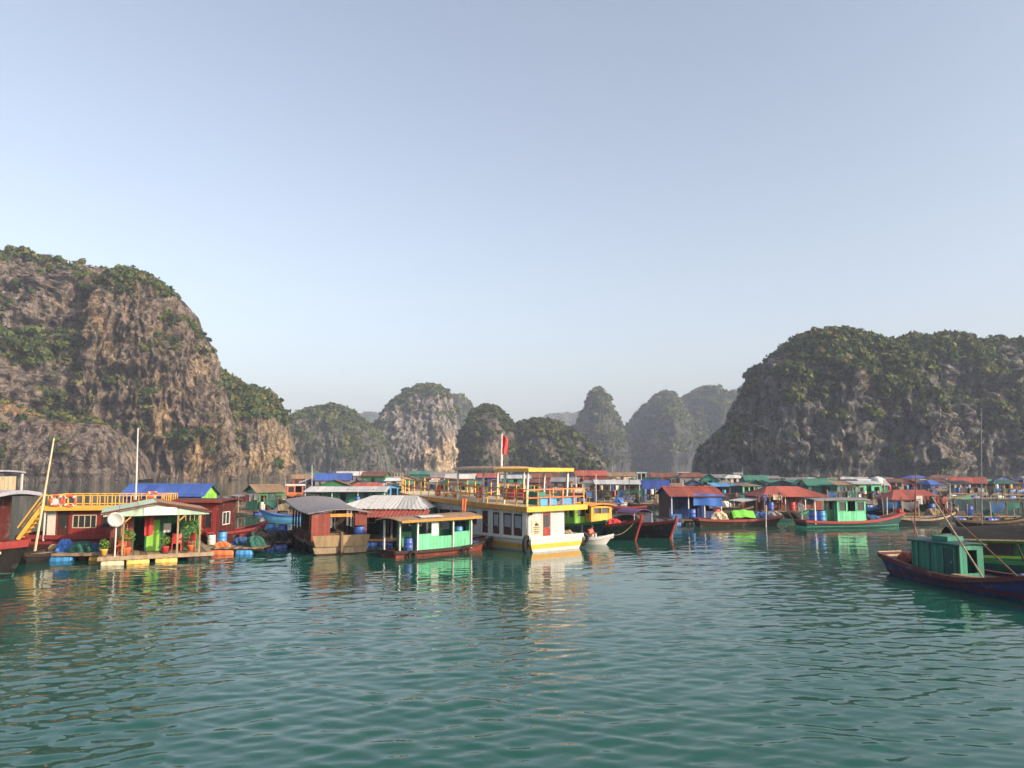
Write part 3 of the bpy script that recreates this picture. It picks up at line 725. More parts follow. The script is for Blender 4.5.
def gable_roof(root, x0, x1, y0, y1, ze, zr, mat, over=0.25, trim=None, sag=0.03, name='roof'):
    """ridge along x; corrugated sheets on both slopes"""
    yc = (y0 + y1) / 2; n = max(8, int((x1 - x0 + 2 * over) / 0.09)); n -= n % 2
    slope = (zr - ze) / ((y1 - y0) / 2)
    for side, ya in ((1, y1 + over), (-1, y0 - over)):
        def fn(u, v, ya=ya):
            x = x0 - over + u * (x1 - x0 + 2 * over); y = yc + (ya - yc) * v
            return (x, y, zr - slope * abs(y - yc) + (0.014 if round(u * n) % 2 else -0.014) - sag * math.sin(math.pi * v) * math.sin(3 * u * math.pi) ** 2)
        corr(root, fn, n, 3, mat, name)
    r = MB(); r.prism([(x0 - over - 0.03, yc - 0.16, zr - 0.16 * slope + 0.035), (x0 - over - 0.03, yc, zr + 0.05), (x0 - over - 0.03, yc + 0.16, zr - 0.16 * slope + 0.035)], (x1 - x0 + 2 * over + 0.06, 0, 0)); r.build('ridge_cap', mat, root)
    if trim:
        for xx in (x0 - over - 0.05, x1 + over):
            t = MB()
            for ya in (y0 - over, y1 + over):
                t.bar((xx + 0.025, ya, zr - slope * abs(ya - yc) - 0.06), (xx + 0.025, yc, zr - 0.06), 0.05, 0.13)
            t.build('barge_board', trim, root)
def gable_end(root, x, y0, y1, z0, z1, mat, t=0.05, name='gable'):
    MB().prism([(x, y0, z0), (x, y1, z0), (x, (y0 + y1) / 2, z1)], (t, 0, 0)).build(name, mat, root)
def shed_roof(root, x0, x1, y0, y1, z00, z10, mat, over=0.2, along='y', name='roof', arch=0.0, sag=0.02):
    """single pitch: height z00 at y0 (or x0) to z10 at the other side; arch bows it"""
    X0, X1, Y0, Y1 = x0 - over, x1 + over, y0 - over, y1 + over
    if along == 'y':
        n = max(8, int((X1 - X0) / 0.1)); n -= n % 2
        fn = lambda u, v: (X0 + u * (X1 - X0), Y0 + v * (Y1 - Y0), z00 + (z10 - z00) * v + (0.013 if round(u * n) % 2 else -0.013) + arch * math.sin(math.pi * v) - sag * math.sin(4 * u) ** 2 * v)
        return corr(root, fn, n, 6 if arch else 2, mat, name)
    n = max(8, int((Y1 - Y0) / 0.1)); n -= n % 2
    fn = lambda v, u: (X0 + u * (X1 - X0), Y0 + v * (Y1 - Y0), z00 + (z10 - z00) * u + (0.013 if round(v * n) % 2 else -0.013) + arch * math.sin(math.pi * u) - sag * math.sin(4 * v) ** 2 * u)
    return corr(root, fn, n, 8 if arch else 2, mat, name)
def posts(root, pts, z0, z1, mat, w=0.09, name='post'):
    for (x, y) in pts:
        zz = z1(x, y) if callable(z1) else z1
        MB().box(x - w / 2, x + w / 2, y - w / 2, y + w / 2, z0, zz).build(name, mat, root)
def railing(root, pts, z0, h, mat, step=0.8, postmat=None, rails=(1.0, 0.5), w=0.05):
    """posts and rails along a plan polyline"""
    for a, b in zip(pts, pts[1:]):
        a, b = Vector((*a, 0)), Vector((*b, 0)); n = max(1, round((b - a).length / step))
        for i in range(n + (0 if (b.x, b.y) != tuple(pts[-1]) else 1)):
            p = a.lerp(b, i / n); MB().box(p.x - w / 2, p.x + w / 2, p.y - w / 2, p.y + w / 2, z0, z0 + h).build('rail_post', postmat or mat, root)
        for k in rails: MB().bar((a.x, a.y, z0 + h * k), (b.x, b.y, z0 + h * k), w * 1.2, w).build('rail', mat, root)
def barrel_mesh(r=0.29, h=0.9, axis='z'):
    p = [(r * 0.88, 0), (r * 0.98, 0.03), (r, 0.08), (r, h * 0.30), (r * 1.05, h * 0.33), (r, h * 0.36), (r, h * 0.63), (r * 1.05, h * 0.66), (r, h * 0.69), (r, h - 0.08), (r * 0.98, h - 0.03), (r * 0.88, h)]
    if axis != 'z': p = [(a, b - h / 2) for a, b in p]
    return MB().lathe(p, axis)
_bar = {}
def float_barrels(root, pts, mats, axis='x', z=0.02, r=0.29, h=0.9):
    for i, (x, y) in enumerate(pts):
        m = mats[i % len(mats)]; key = (m.name, axis, r, h)
        if key not in _bar:
            _bar[key] = barrel_mesh(r, h, axis).mesh('float_barrel', True); _bar[key].materials.append(m)
        o = link('float_barrel', _bar[key], None, root); o.location = (x, y, z)
def drum(loc, mat, label, group=None, h=0.85, r=0.28, rz=0.0, lidm=None):
    o = barrel_mesh(r, h).build('barrel', mat, None, True); o.location = loc
    MB().lathe([(r * 0.92, h), (r * 0.95, h + 0.02), (r * 0.9, h + 0.045)]).build('lid', lidm or BLACK, o)
    return tag(o, label, 'barrel', group)
def tyre(loc, rz, label, group=None, R_=0.30, r=0.10):
    o = MB().torus(R_, r, 'x').build('tyre_fender', RUBBER, None, True); o.location = loc; o.rotation_euler = (0, 0, rz)
    t = MB(); t.bar((0, 0, R_), (0, 0, R_ + 0.45), 0.025); t.build('rope', ROPE, o)
    return tag(o, label, 'tyre', group)
def life_ring(loc, rz, label, group=None, R_=0.30):
    o = MB().torus(R_, 0.07, 'y', n=24).build('life_ring', CLOTH_ORANGE, None, True); o.location = loc; o.rotation_euler = (0, 0, rz)
    for k in range(4):
        t = k * math.pi / 2 + 0.78
        q = MB(); q.torus(0.078, 0.012, 'z', n=10, m=5); b = q.build('band', PLASTIC_WHITE, o); b.location = (R_ * math.cos(t), 0, R_ * math.sin(t)); b.rotation_euler = (0, -t, 0)
        b.scale = (1, 1, 3)
    return tag(o, label, 'life ring', group)
def net_heap(loc, sx, sy, sz, mat, label, seed, rz=0.0, name='net_heap', group=None, cat='net'):
    n = 14
    def fn(u, v):
        t, a = u * 2 * math.pi, v * math.pi / 2
        k = 1 + 0.22 * math.sin(3 * t + seed) * math.cos(2 * a) + 0.14 * math.sin(7 * t + 2 * seed + 4 * a) + 0.08 * math.sin(13 * t + 9 * a + seed)
        return (sx * k * math.cos(t) * math.cos(a) ** 0.7, sy * k * math.sin(t) * math.cos(a) ** 0.7, sz * math.sin(a) * (0.85 + 0.25 * k) - 0.02)
    o = MB().grid(fn, 28, 10).build(name, mat, None); o.location = loc; o.rotation_euler = (0, 0, rz)
    return tag(o, label, cat, group)
def crate(loc, mat, label, rz=0.0, s=(0.5, 0.35, 0.28), group=None):
    x, y, z = s[0] / 2, s[1] / 2, s[2]
    o = thing('crate', label, 'crate', loc, rz, group)
    MB().box(-x, x, -y, y, 0, 0.03).build('bottom', mat, o)
    for nm, bx in (('side', (-x, x, -y, -y + 0.025)), ('side', (-x, x, y - 0.025, y)), ('side', (-x, -x + 0.025, -y, y)), ('side', (x - 0.025, x, -y, y))):
        q = MB(); q.box(*bx, 0.0, z * 0.62); q.box(bx[0] - 0.01 * (abs(bx[0] - bx[1]) > 0.1), bx[1] + 0.01 * (abs(bx[0] - bx[1]) > 0.1), bx[2] - 0.008, bx[3] + 0.008, z * 0.72, z); q.build(nm, mat, o)
    return o
def plant_pot(loc, label, h=1.0, pot=PLASTIC_ORANGE, seed=1, group=None, leaf=LEAFM):
    rng = random.Random(seed); o = thing('potted_plant', label, 'plant', loc, 0, group)
    MB().lathe([(0.13, 0), (0.18, 0.25), (0.2, 0.27), (0.2, 0.31), (0.16, 0.31)]).build('pot', pot, o, True)
    MB().tube([(0, 0, 0.28), (0.02, 0, h * 0.7)], [0.025, 0.015], 6).build('stem', STEM, o)
    q = MB()
    for i in range(150):
        t, a, r = rng.uniform(0, 6.28), rng.uniform(-0.6, 1.5), rng.uniform(0.5, 1) * h * 0.34
        c = Vector((r * math.cos(t) * math.cos(a), r * math.sin(t) * math.cos(a), h * 0.72 + r * math.sin(a) * 1.1))
        d = Vector((rng.gauss(0, 1), rng.gauss(0, 1), rng.gauss(0, 0.7))).normalized() * 0.10; e = d.cross(Vector((rng.gauss(0, 1), rng.gauss(0, 1), rng.gauss(0, 1)))).normalized() * 0.04
        q.add([c - d, c + e, c + d, c - e], [(0, 1, 2, 3)])
    q.build('foliage', leaf, o, kind='stuff')
    return o
def person(loc, rz, label, shirt, trousers, pose='stand', s=1.0):
    """one skinned body; head, hair and clothes as children"""
    o = thing('person', label, 'person', loc, rz)
    if pose == 'stand':
        J = {'pel': (0, 0, .92), 'chest': (0.02, 0, 1.28), 'neck': (0.03, 0, 1.46), 'head': (0.05, 0, 1.58), 'crown': (0.04, 0, 1.70)}
        for sd, y in (('l', 1), ('r', -1)):
            J['hip' + sd] = (0, .10 * y, .88); J['kn' + sd] = (0.04 * y + .02, .11 * y, .48); J['an' + sd] = (-.02 + .05 * y, .12 * y, .07); J['toe' + sd] = (.14 + .05 * y, .14 * y, .03)
            J['sh' + sd] = (0.01, .19 * y, 1.40); J['el' + sd] = (-.02, .25 * y, 1.12); J['wr' + sd] = (.14, .23 * y, .90); J['hd' + sd] = (.20, .22 * y, .82)
    else:
        J = {'pel': (0, 0, .12), 'chest': (0.10, 0, .48), 'neck': (0.15, 0, .66), 'head': (0.19, 0, .78), 'crown': (0.19, 0, .90)}
        for sd, y in (('l', 1), ('r', -1)):
            J['hip' + sd] = (0.02, .10 * y, .11); J['kn' + sd] = (.38, .17 * y, .40); J['an' + sd] = (.36, .14 * y, .06); J['toe' + sd] = (.52, .15 * y, .03)
            J['sh' + sd] = (.11, .19 * y, .60); J['el' + sd] = (.20, .26 * y, .36); J['wr' + sd] = (.40, .20 * y, .42); J['hd' + sd] = (.47, .16 * y, .44)
    rad = {'pel': .14, 'chest': .15, 'neck': .055, 'head': .095, 'crown': .06, 'hip': .09, 'kn': .06, 'an': .042, 'toe': .035, 'sh': .06, 'el': .042, 'wr': .03, 'hd': .04}
    E = [('pel', 'chest'), ('chest', 'neck'), ('neck', 'head'), ('head', 'crown')]
    for sd in 'lr': E += [('pel', 'hip' + sd), ('hip' + sd, 'kn' + sd), ('kn' + sd, 'an' + sd), ('an' + sd, 'toe' + sd), ('chest', 'sh' + sd), ('sh' + sd, 'el' + sd), ('el' + sd, 'wr' + sd), ('wr' + sd, 'hd' + sd)]
    def skin(names, edges, mat, nm, grow=1.0):
        ks = list(names); me = bpy.data.meshes.new(nm); me.from_pydata([J[k] for k in ks], [(ks.index(a), ks.index(b)) for a, b in edges], [])
        ob = link(nm, me, mat, o); ob.modifiers.new('skin', 'SKIN'); sv = me.skin_vertices[0].data
        for i, k in enumerate(ks):
            r = rad.get(k, rad.get(k[:-1])) * grow; sv[i].radius = (r, r); sv[i].use_root = (i == 0)
        ob.modifiers.new('sub', 'SUBSURF').levels = 1; ob.modifiers['sub'].render_levels = 1
        return ob
    skin(J.keys(), E, SKIN, 'body')
    skin(['chest', 'pel', 'shl', 'shr', 'ell', 'elr'], [('chest', 'pel'), ('chest', 'shl'), ('chest', 'shr'), ('shl', 'ell'), ('shr', 'elr')], shirt, 'shirt', 1.14)
    skin(['pel', 'hipl', 'hipr', 'knl', 'knr', 'anl', 'anr'], [('pel', 'hipl'), ('pel', 'hipr'), ('hipl', 'knl'), ('hipr', 'knr'), ('knl', 'anl'), ('knr', 'anr')], trousers, 'trousers', 1.16)
    h = J['head']; MB().lathe([(0.02, 0.14), (0.07, 0.12), (0.108, 0.06), (0.112, 0.0), (0.09, -0.03)], c=(h[0] - 0.015, 0, h[2]), n=12).build('hair', HAIR, o, True)
    q = MB()
    for y in (-0.035, 0.035): q.box(h[0] + 0.085, h[0] + 0.10, y - 0.012, y + 0.012, h[2] - 0.005, h[2] + 0.01)
    q.box(h[0] + 0.08, h[0] + 0.098, -0.02, 0.02, h[2] - 0.062, h[2] - 0.054); q.build('face', BROWN, o)
    MB().prism([(h[0] + 0.08, -0.014, h[2] - 0.03), (h[0] + 0.08, 0.014, h[2] - 0.03), (h[0] + 0.08, 0, h[2] + 0.015)], (0.03, 0, -0.008)).build('nose', SKIN, o)
    for sd in 'lr':
        a = Vector(J['hd' + sd]); w = Vector(J['wr' + sd]); d = (a - w).normalized()
        for k in range(4):
            off = Vector((0, 0.018 * (k - 1.5), 0)); MB().tube([a + off, a + off + d * 0.045, a + off + d * (0.07 + 0.012 * (1.5 - abs(k - 1.2))) + Vector((0.012, 0, -0.01))], [0.010, 0.009, 0.007], 6).build('finger', SKIN, o)
        MB().tube([w.lerp(a, 0.5) + Vector((0.02, 0, 0)), a + Vector((0.045, 0.01, 0))], [0.012, 0.008], 6).build('thumb', SKIN, o)
    o.scale = (s, s, s)
    return o
def heading(a, b):
    return math.atan2(b.y - a.y, b.x - a.x)
def to_world(root_loc, rz, p):
    c, s = math.cos(rz), math.sin(rz)
    return Vector((root_loc[0] + c * p[0] - s * p[1], root_loc[1] + s * p[0] + c * p[1], root_loc[2] + p[2]))
# ------------------------------------------------------------------ yellow and white tour boat
def life_vest(loc, rz, label, group):
    o = thing('life_vest', label, 'life vest', loc, rz, group)
    for y in (-0.13, 0.13):
        MB().grid(lambda u, v, y=y: (0.05 + 0.04 * math.sin(math.pi * v), y + (u - 0.5) * 0.22, -0.55 + 0.55 * v), 3, 5, 0.0).build('front_panel', CLOTH_ORANGE, o)
    MB().box(-0.03, 0.02, -0.22, 0.22, -0.52, 0.06).build('back_panel', CLOTH_RED, o)
    q = MB(); q.box(0.085, 0.10, -0.22, 0.22, -0.38, -0.34); q.box(0.085, 0.10, -0.22, 0.22, -0.18, -0.14); q.build('strap', PLASTIC_WHITE, o)
    return o
def tour_boat():
    L, B = 16.6, 4.3
    hd = Vector((-0.645, 0.764, 0)); st = G(556, 550); ctr = st + hd * (L / 2); rz = math.atan2(hd.y, hd.x)
    t = thing('tour_boat', 'white and yellow double deck tour boat with railed upper deck and canopy', 'boat', (ctr.x, ctr.y, 0), rz)
    s = -L / 2
    make_hull(t, L, B, 0.80, 0.80, 1.5, hull=WHITE, rail=WHITE, deck=WOOD, bs=0.95, draft=0.5, bulw=0.28, rake=1.0, stern_rake=0.12, band=YELLOW, band_z=(0.16, 0.42), full=3.0)
    z0, z1 = 0.5, 2.20
    yw = 1.98; x1 = s + 12.9
    br = dict(frame=BROWN)
    wall(t, (s + 0.12, yw), (s + 0.12, -0.75), z0, z1, WHITE, [('door', 1.05, 1.65, 0.0, 1.6, dict(mat=RED, upper=GLASS, frame=WHITE))])
    wall(t, (s + 0.12, -0.75), (s + 1.9, -0.75), z0, z1, LIME)
    wall(t, (s + 1.9, -0.75), (s + 1.9, -yw), z0, z1, WHITE, [('door', 0.15, 0.95, 0.0, 1.6, dict(mat=DKTEAL, frame=LIME))])
    ops = []
    for a in (0.45, 1.35): ops.append(('door', a, a + 0.75, 0.0, 1.55, dict(mat=BROWN, upper=LAV, frame=WHITE)))
    ops.append(('door', 2.45, 3.05, 0.0, 1.55, dict(mat=BROWN, upper=LAV, frame=WHITE)))
    ops.append(('door', 3.5, 4.2, 0.0, 1.6, dict(mat=BROWN, frame=WHITE)))
    for k in range(6): ops.append(('window', 4.6 + 1.35 * k, 5.7 + 1.35 * k, 0.75, 1.5, dict(frame=BROWN, panes=2, curtain=0.35 if k % 2 else 0.0)))
    ops = [(o[0], 12.78 - o[2], 12.78 - o[1], *o[3:]) for o in ops]
    wall(t, (x1, yw), (s + 0.12, yw), z0, z1, WHITE, ops)
    wall(t, (s + 1.9, -yw), (x1, -yw), z0, z1, WHITE, [('window', 0.6 + 1.6 * k, 1.8 + 1.6 * k, 0.75, 1.5, br) for k in range(5)])
    wall(t, (x1, -yw), (x1, yw), z0, z1, WHITE, [('window', 0.5 + 1.0 * k, 1.3 + 1.0 * k, 0.7, 1.5, br) for k in range(3)])
    for x in (s + 4.15, s + 0.20): MB().box(x, x + 0.12, yw + 0.026, yw + 0.06, z0, z1).build('wall_post', WHITE, t)
    for sd in (1, -1): MB().prism([(s + 0.12, sd * (yw - 0.03), 2.195), (x1, sd * (yw - 0.03), 2.195), (x1, sd * (yw - 0.03), 2.205 + 0.40)], (0, 0.05 * sd, 0)).build('upper_wall', WHITE, t)
    # upper deck
    dk = MB(); X0, X1, Yd = s - 0.15, s + 14.9, 2.30
    def edge(u): return Yd * (1 - max(0, (u - 0.72) / 0.28) ** 2 * 0.55)
    dk.grid(lambda u, v: (X0 + u * (X1 - X0), edge(u) * (2 * v - 1), 2.44 + 0.48 * u ** 1.2), 16, 2, 0.23); dk.build('upper_deck', CREAM, t)
    q = MB()
    for sd in (1, -1): q.grid(lambda u, v, sd=sd: (X0 + u * (X1 - X0), sd * (edge(u) + 0.03 + 0.02 * v), 2.20 + 0.27 * v + 0.48 * u ** 1.2), 16, 1)
    q.build('deck_edge', OCHRE, t)  # sides' shade put into the paint: ochre where the stern edge is yellow
    MB().box(X0 - 0.05, X0, -Yd - 0.05, Yd + 0.05, 2.19, 2.48).build('stern_deck_edge', YELLOW, t)
    zd = 2.45
    n = 17
    for sd in (1, -1):
        pts = []
        for i in range(n + 1):
            u = i / n; x = X0 + 0.12 + u * (X1 - X0 - 0.3); y = sd * (edge(u) - 0.08); z = zd + 0.48 * u ** 1.2; pts.append((x, y, z))
            MB().box(x - 0.03, x + 0.03, y - 0.03, y + 0.03, z, z + 0.95).build('rail_post', YELLOW, t)
        for k, mt in ((0.95, ORANGE if sd < 0 else OCHRE), (0.50, PALEWOOD)):
            q = MB()
            for a, b in zip(pts, pts[1:]): q.bar((a[0], a[1], a[2] + k), (b[0], b[1], b[2] + k), 0.055)
            q.build('rail', mt, t)
    for y in (-1.4, -0.5, 0.5, 1.4): MB().box(X0 + 0.09, X0 + 0.15, y - 0.03, y + 0.03, zd, zd + 0.95).build('rail_post', ORANGE, t)
    for k in (0.95, 0.5): MB().bar((X0 + 0.12, -Yd + 0.08, zd + k), (X0 + 0.12, Yd - 0.08, zd + k), 0.06).build('rail', ORANGE, t)
    # canopy
    def cz(u, v): return 4.52 + 0.10 * math.sin(math.pi * v) + 0.06 * (1 - u)
    MB().grid(lambda u, v: (s + 3.4 + u * 4.1, -1.75 + 3.5 * v, cz(0.3, v) + 0.02), 8, 6, 0.09).build('canopy', ROOF_TAN, t)
    MB().grid(lambda u, v: (s + 0.35 + u * 3.0, -1.75 + 3.5 * v, cz(0.5, v) - 0.05), 6, 6, 0.09).build('stern_canopy', YELLOW, t)
    q = MB(); 
    for y in (-1.78, 1.76): q.box(s + 0.3, s + 3.36, y, y + 0.03, 4.38, 4.56)
    q.box(s + 0.30, s + 0.33, -1.78, 1.79, 4.38, 4.58); q.build('canopy_fascia', YELLOW, t)
    for y in (-1.79, 1.76): MB().box(s + 3.4, s + 7.52, y, y + 0.03, 4.47, 4.60).build('canopy_fascia', CREAM, t)  # pale strip added so the tan canopy edge looks sunlit
    for x, y in ((0.6, 1.55), (0.6, -1.55), (2.6, 1.55), (2.6, -1.55), (4.6, 1.6), (4.6, -1.6), (7.2, 1.6), (7.2, -1.6)):
        lean = 0.12 if x < 3 else 0
        MB().bar((s + x + lean, y, zd), (s + x, y, 4.46), 0.10).build('canopy_post', WHITE, t)
    # benches on the upper deck
    for i in range(3):
        q = MB(); x = s + 8.0 + i * 1.0; q.box(x, x + 0.35, -1.4, 1.2, zd + 0.42, zd + 0.47)
        for y in (-1.3, 1.1): q.box(x + 0.05, x + 0.3, y - 0.03, y + 0.03, zd, zd + 0.42)
        q.build('bench', OCHRE, t)
    q = MB(); q.box(s + 1.2, s + 2.4, -0.35, 0.35, zd, zd + 0.75); q.build('helm_box', TEAL, t)
    # name board: small emblem over lines of print
    b = MB().box(s + 0.06, s + 0.09, 1.05, 1.75, z0 + 0.45, z0 + 1.2).build('name_board', CREAM, t)
    q = MB()
    q.prism([(s + 0.055, 1.22, z0 + 0.92), (s + 0.055, 1.40, z0 + 1.10), (s + 0.055, 1.58, z0 + 0.98), (s + 0.055, 1.5, z0 + 0.90)], (-0.004, 0, 0))
    for zz, a, c in ((0.82, 1.15, 1.65), (0.72, 1.2, 1.6), (0.60, 1.15, 1.62), (0.52, 1.25, 1.55)):
        y = a
        while y < c: q.box(s + 0.052, s + 0.056, y, y + 0.045, z0 + zz - 0.025, z0 + zz + 0.025); y += 0.066
    q.build('print', INK, b, kind='stuff')
    q = MB(); q.lathe([(0.05, 0), (0.09, 0.05), (0.09, 0.12), (0.04, 0.16)], c=(s - 0.02, yw - 0.1, 2.0)); q.build('lamp', BLACK, t)
    pt = lambda x, y, z: to_world((ctr.x, ctr.y, 0), rz, (x, y, z))
    for i, (x, y) in enumerate(((0.55, 2.12), (1.35, 2.12), (1.75, 2.12), (4.3, 2.14), (8.6, 2.1))):
        o = life_vest(pt(s + x, y, 3.36), rz + math.pi / 2, ['orange life vest on the tour boat rail nearest its stern corner', 'second orange life vest from the tour boat stern corner', 'third orange life vest from the tour boat stern corner', 'orange life vest amidships on the tour boat rail', 'orange life vest far forward on the tour boat rail'][i], 'life vests on the tour boat rail')
    for i, y in enumerate((-1.0, 0.5)):
        o = MB().grid(lambda u, v: (0.02 * math.sin(9 * u + i), (u - 0.5) * 1.25, v * 0.42 + 0.02 * math.sin(5 * u)), 10, 3, 0.0).build('banner', SKYBLUE, None)
        o.location = pt(s + 0.05, y, zd + 0.05); o.rotation_euler = (0, 0, rz); tag(o, ['light blue banner tied to the stern rail, right of the other', 'light blue banner tied to the stern rail, beside the corner vests'][i], 'banner', 'banners on the tour boat stern')
    # flag
    fp = pt(s + 4.6, 0.2, 4.58)
    f = thing('flag', 'red flag on a white pole above the tour boat canopy', 'flag', fp)
    MB().tube([(0, 0, 0), (0, 0, 1.0), (0.02, 0, 2.1)], [0.07, 0.05, 0.03], 8).build('pole', WHITE, f)
    MB().grid(lambda u, v: (0.04 + u * 0.34 + 0.03 * math.sin(6 * v), 0.10 * math.sin(7 * u + 2 * v), 2.05 - 1.15 * v - 0.25 * u * (1 - v) * 0.5 - 0.12 * u), 8, 8, 0.0).build('cloth', CLOTH_RED, f)
    tyre(pt(s - 0.05, 2.25, 0.42), rz + 0.55, 'big black tyre fender at the tour boat stern corner beside the mint boat', R_=0.42, r=0.13)
    tyre(pt(s + 0.1, -2.2, 0.50), rz - 0.55, 'black tyre fender at the tour boat stern corner beside the white dinghy', R_=0.30, r=0.11)
    for i, (x, y) in enumerate(((0.7, -1.6), (0.5, -1.15))):
        net_heap(pt(s + x, y, 0.52), 0.35, 0.3, 0.42, TAN if i == 0 else ROPE, ['tan rope heap in the tour boat stern corner', 'pale sack in the tour boat stern well'][i], 3 + i, name=['rope_heap', 'sack'][i], cat=['rope', 'sack'][i])
tour_boat()

# ------------------------------------------------------------------ mint cabin boat
def mint_boat():
    a, b = G(390, 557), G(493, 547); L = (b - a).length; ctr = (a + b) / 2; rz = heading(a, b)
    t = thing('fishing_boat', 'small boat with mint cabin and faded red hull beside the tour boat', 'boat', (ctr.x, ctr.y, 0), rz)
    hb, sh = make_hull(t, L, 2.1, 0.34, 0.30, 0.80, hull=REDHULL, rail=DKWOOD, deck=WOOD, bs=0.75, draft=0.3, bulw=0.1, rake=0.6, railw=0.14, railh=0.12)
    x0, x1, yw = -L / 2 + 1.05, -L / 2 + 4.75, 0.88
    zf, zt = 0.22, 1.80
    def side(y0, flip):
        p = [(x0, y0), (x1, y0)]
        ops = [('gap', 0.12, 0.95, 0.92, 1.5), ('gap', 1.45, 2.35, 0.75, 1.5), ('gap', 2.45, 3.58, 0.92, 1.5)]
        if flip: p = p[::-1]; ops = [(o[0], 3.7 - o[2], 3.7 - o[1], *o[3:]) for o in ops]
        wall(t, *p, zf, zt, MINT, ops)
    side(-yw, False); side(yw, True)
    wall(t, (x0, yw), (x0, -yw), zf, zt, TEAL, [('gap', 0.4, 1.3, 0.0, 1.5)])
    wall(t, (x1, -yw), (x1, yw), zf, zt, MINT, [('window', 0.3, 1.4, 0.85, 1.45, dict(frame=MINT))])
    MB().box(x0 + 0.95, x0 + 1.40, -yw - 0.03, -yw - 0.026, zf + 0.8, zf + 1.5).build('panel', WHITE, t)
    posts(t, [(x1 - 0.03, -yw - 0.07), (x0 + 2.38, -yw - 0.07), (x0, -yw - 0.07), (-L/2 + 0.1, -0.7), (-L/2 + 0.1, 0.7)], 0.2, 1.84, WHITE, 0.08)
    fn = lambda u, v: (-L/2 - 0.15 + u * 5.4, -1.2 + v * 2.4, 1.86 + 0.16 * math.sin(math.pi * v) + 0.10 * u + (0.012 if round(u * 60) % 2 else -0.012))
    MB().grid(fn, 60, 6, 0.035).build('roof', ROOF_TAN, t)
    q = MB(); q.box(-L/2 - 0.17, -L/2 + 5.27, -1.24, -1.20, 1.80, 1.92); q.build('roof_edge', OCHRE, t)
    MB().grid(lambda u, v: (-L/2 + 1.3 + u * 1.5, -0.9 + v * 0.9, 2.02 + 0.06 * math.sin(math.pi * v)), 4, 3, 0.02).build('roof_sheet', ROOF_WHITE, t)
    pt = lambda x, y, z: to_world((ctr.x, ctr.y, 0), rz, (x, y, z))
    for i, x in enumerate((-2.9, 0.55, 2.5)):
        p = pt(x, -hb(x) - 0.10, 0.10 + (0.15 if i == 2 else 0)); tyre(p, rz + math.pi / 2, ['tyre fender below the stern of the mint boat', 'tyre fender amidships on the mint boat', 'tyre fender towards the bow of the mint boat'][i], 'tyres on the mint boat', 0.20, 0.08)
    drum(pt(-2.75, -0.45, 0.25), PLASTIC_BLUE, 'dark blue barrel at the open stern of the mint boat', h=0.7, r=0.25)
    drum(pt(-2.2, -0.6, 0.25), PLASTIC_BLUE, 'blue barrel against the mint boat cabin end', h=0.7, r=0.25)
    drum(pt(0.85, -0.2, 0.75), PLASTIC_SKY, 'light blue drum showing through the mint boat side opening', h=0.6, r=0.26)
    MB().box(0.3, 1.4, -0.6, 0.4, 0.2, 0.75).build('bench', WOOD, t)
    q = MB().box(-0.8, 0.8, -0.5, 0.5, 0, 0.12); o = q.build('tray', NAVY, None); o.location = pt(2.35, 0.1, 0.36); o.rotation_euler = (0, 0.05, rz); tag(o, 'dark blue tray on the foredeck of the mint boat', 'tray')
    f = thing('flag', 'small faded orange flag on the mint boat roof', 'flag', pt(1.0, -0.3, 2.0), 0.3)
    MB().tube([(0, 0, 0), (0, 0, 0.9)], 0.02, 6).build('pole', WOOD, f)
    MB().grid(lambda u, v: (u * 0.26 * (1 - v * 0.3), 0.05 * math.sin(6 * u), 0.88 - 0.7 * v), 5, 4).build('cloth', ORANGE, f)
mint_boat()

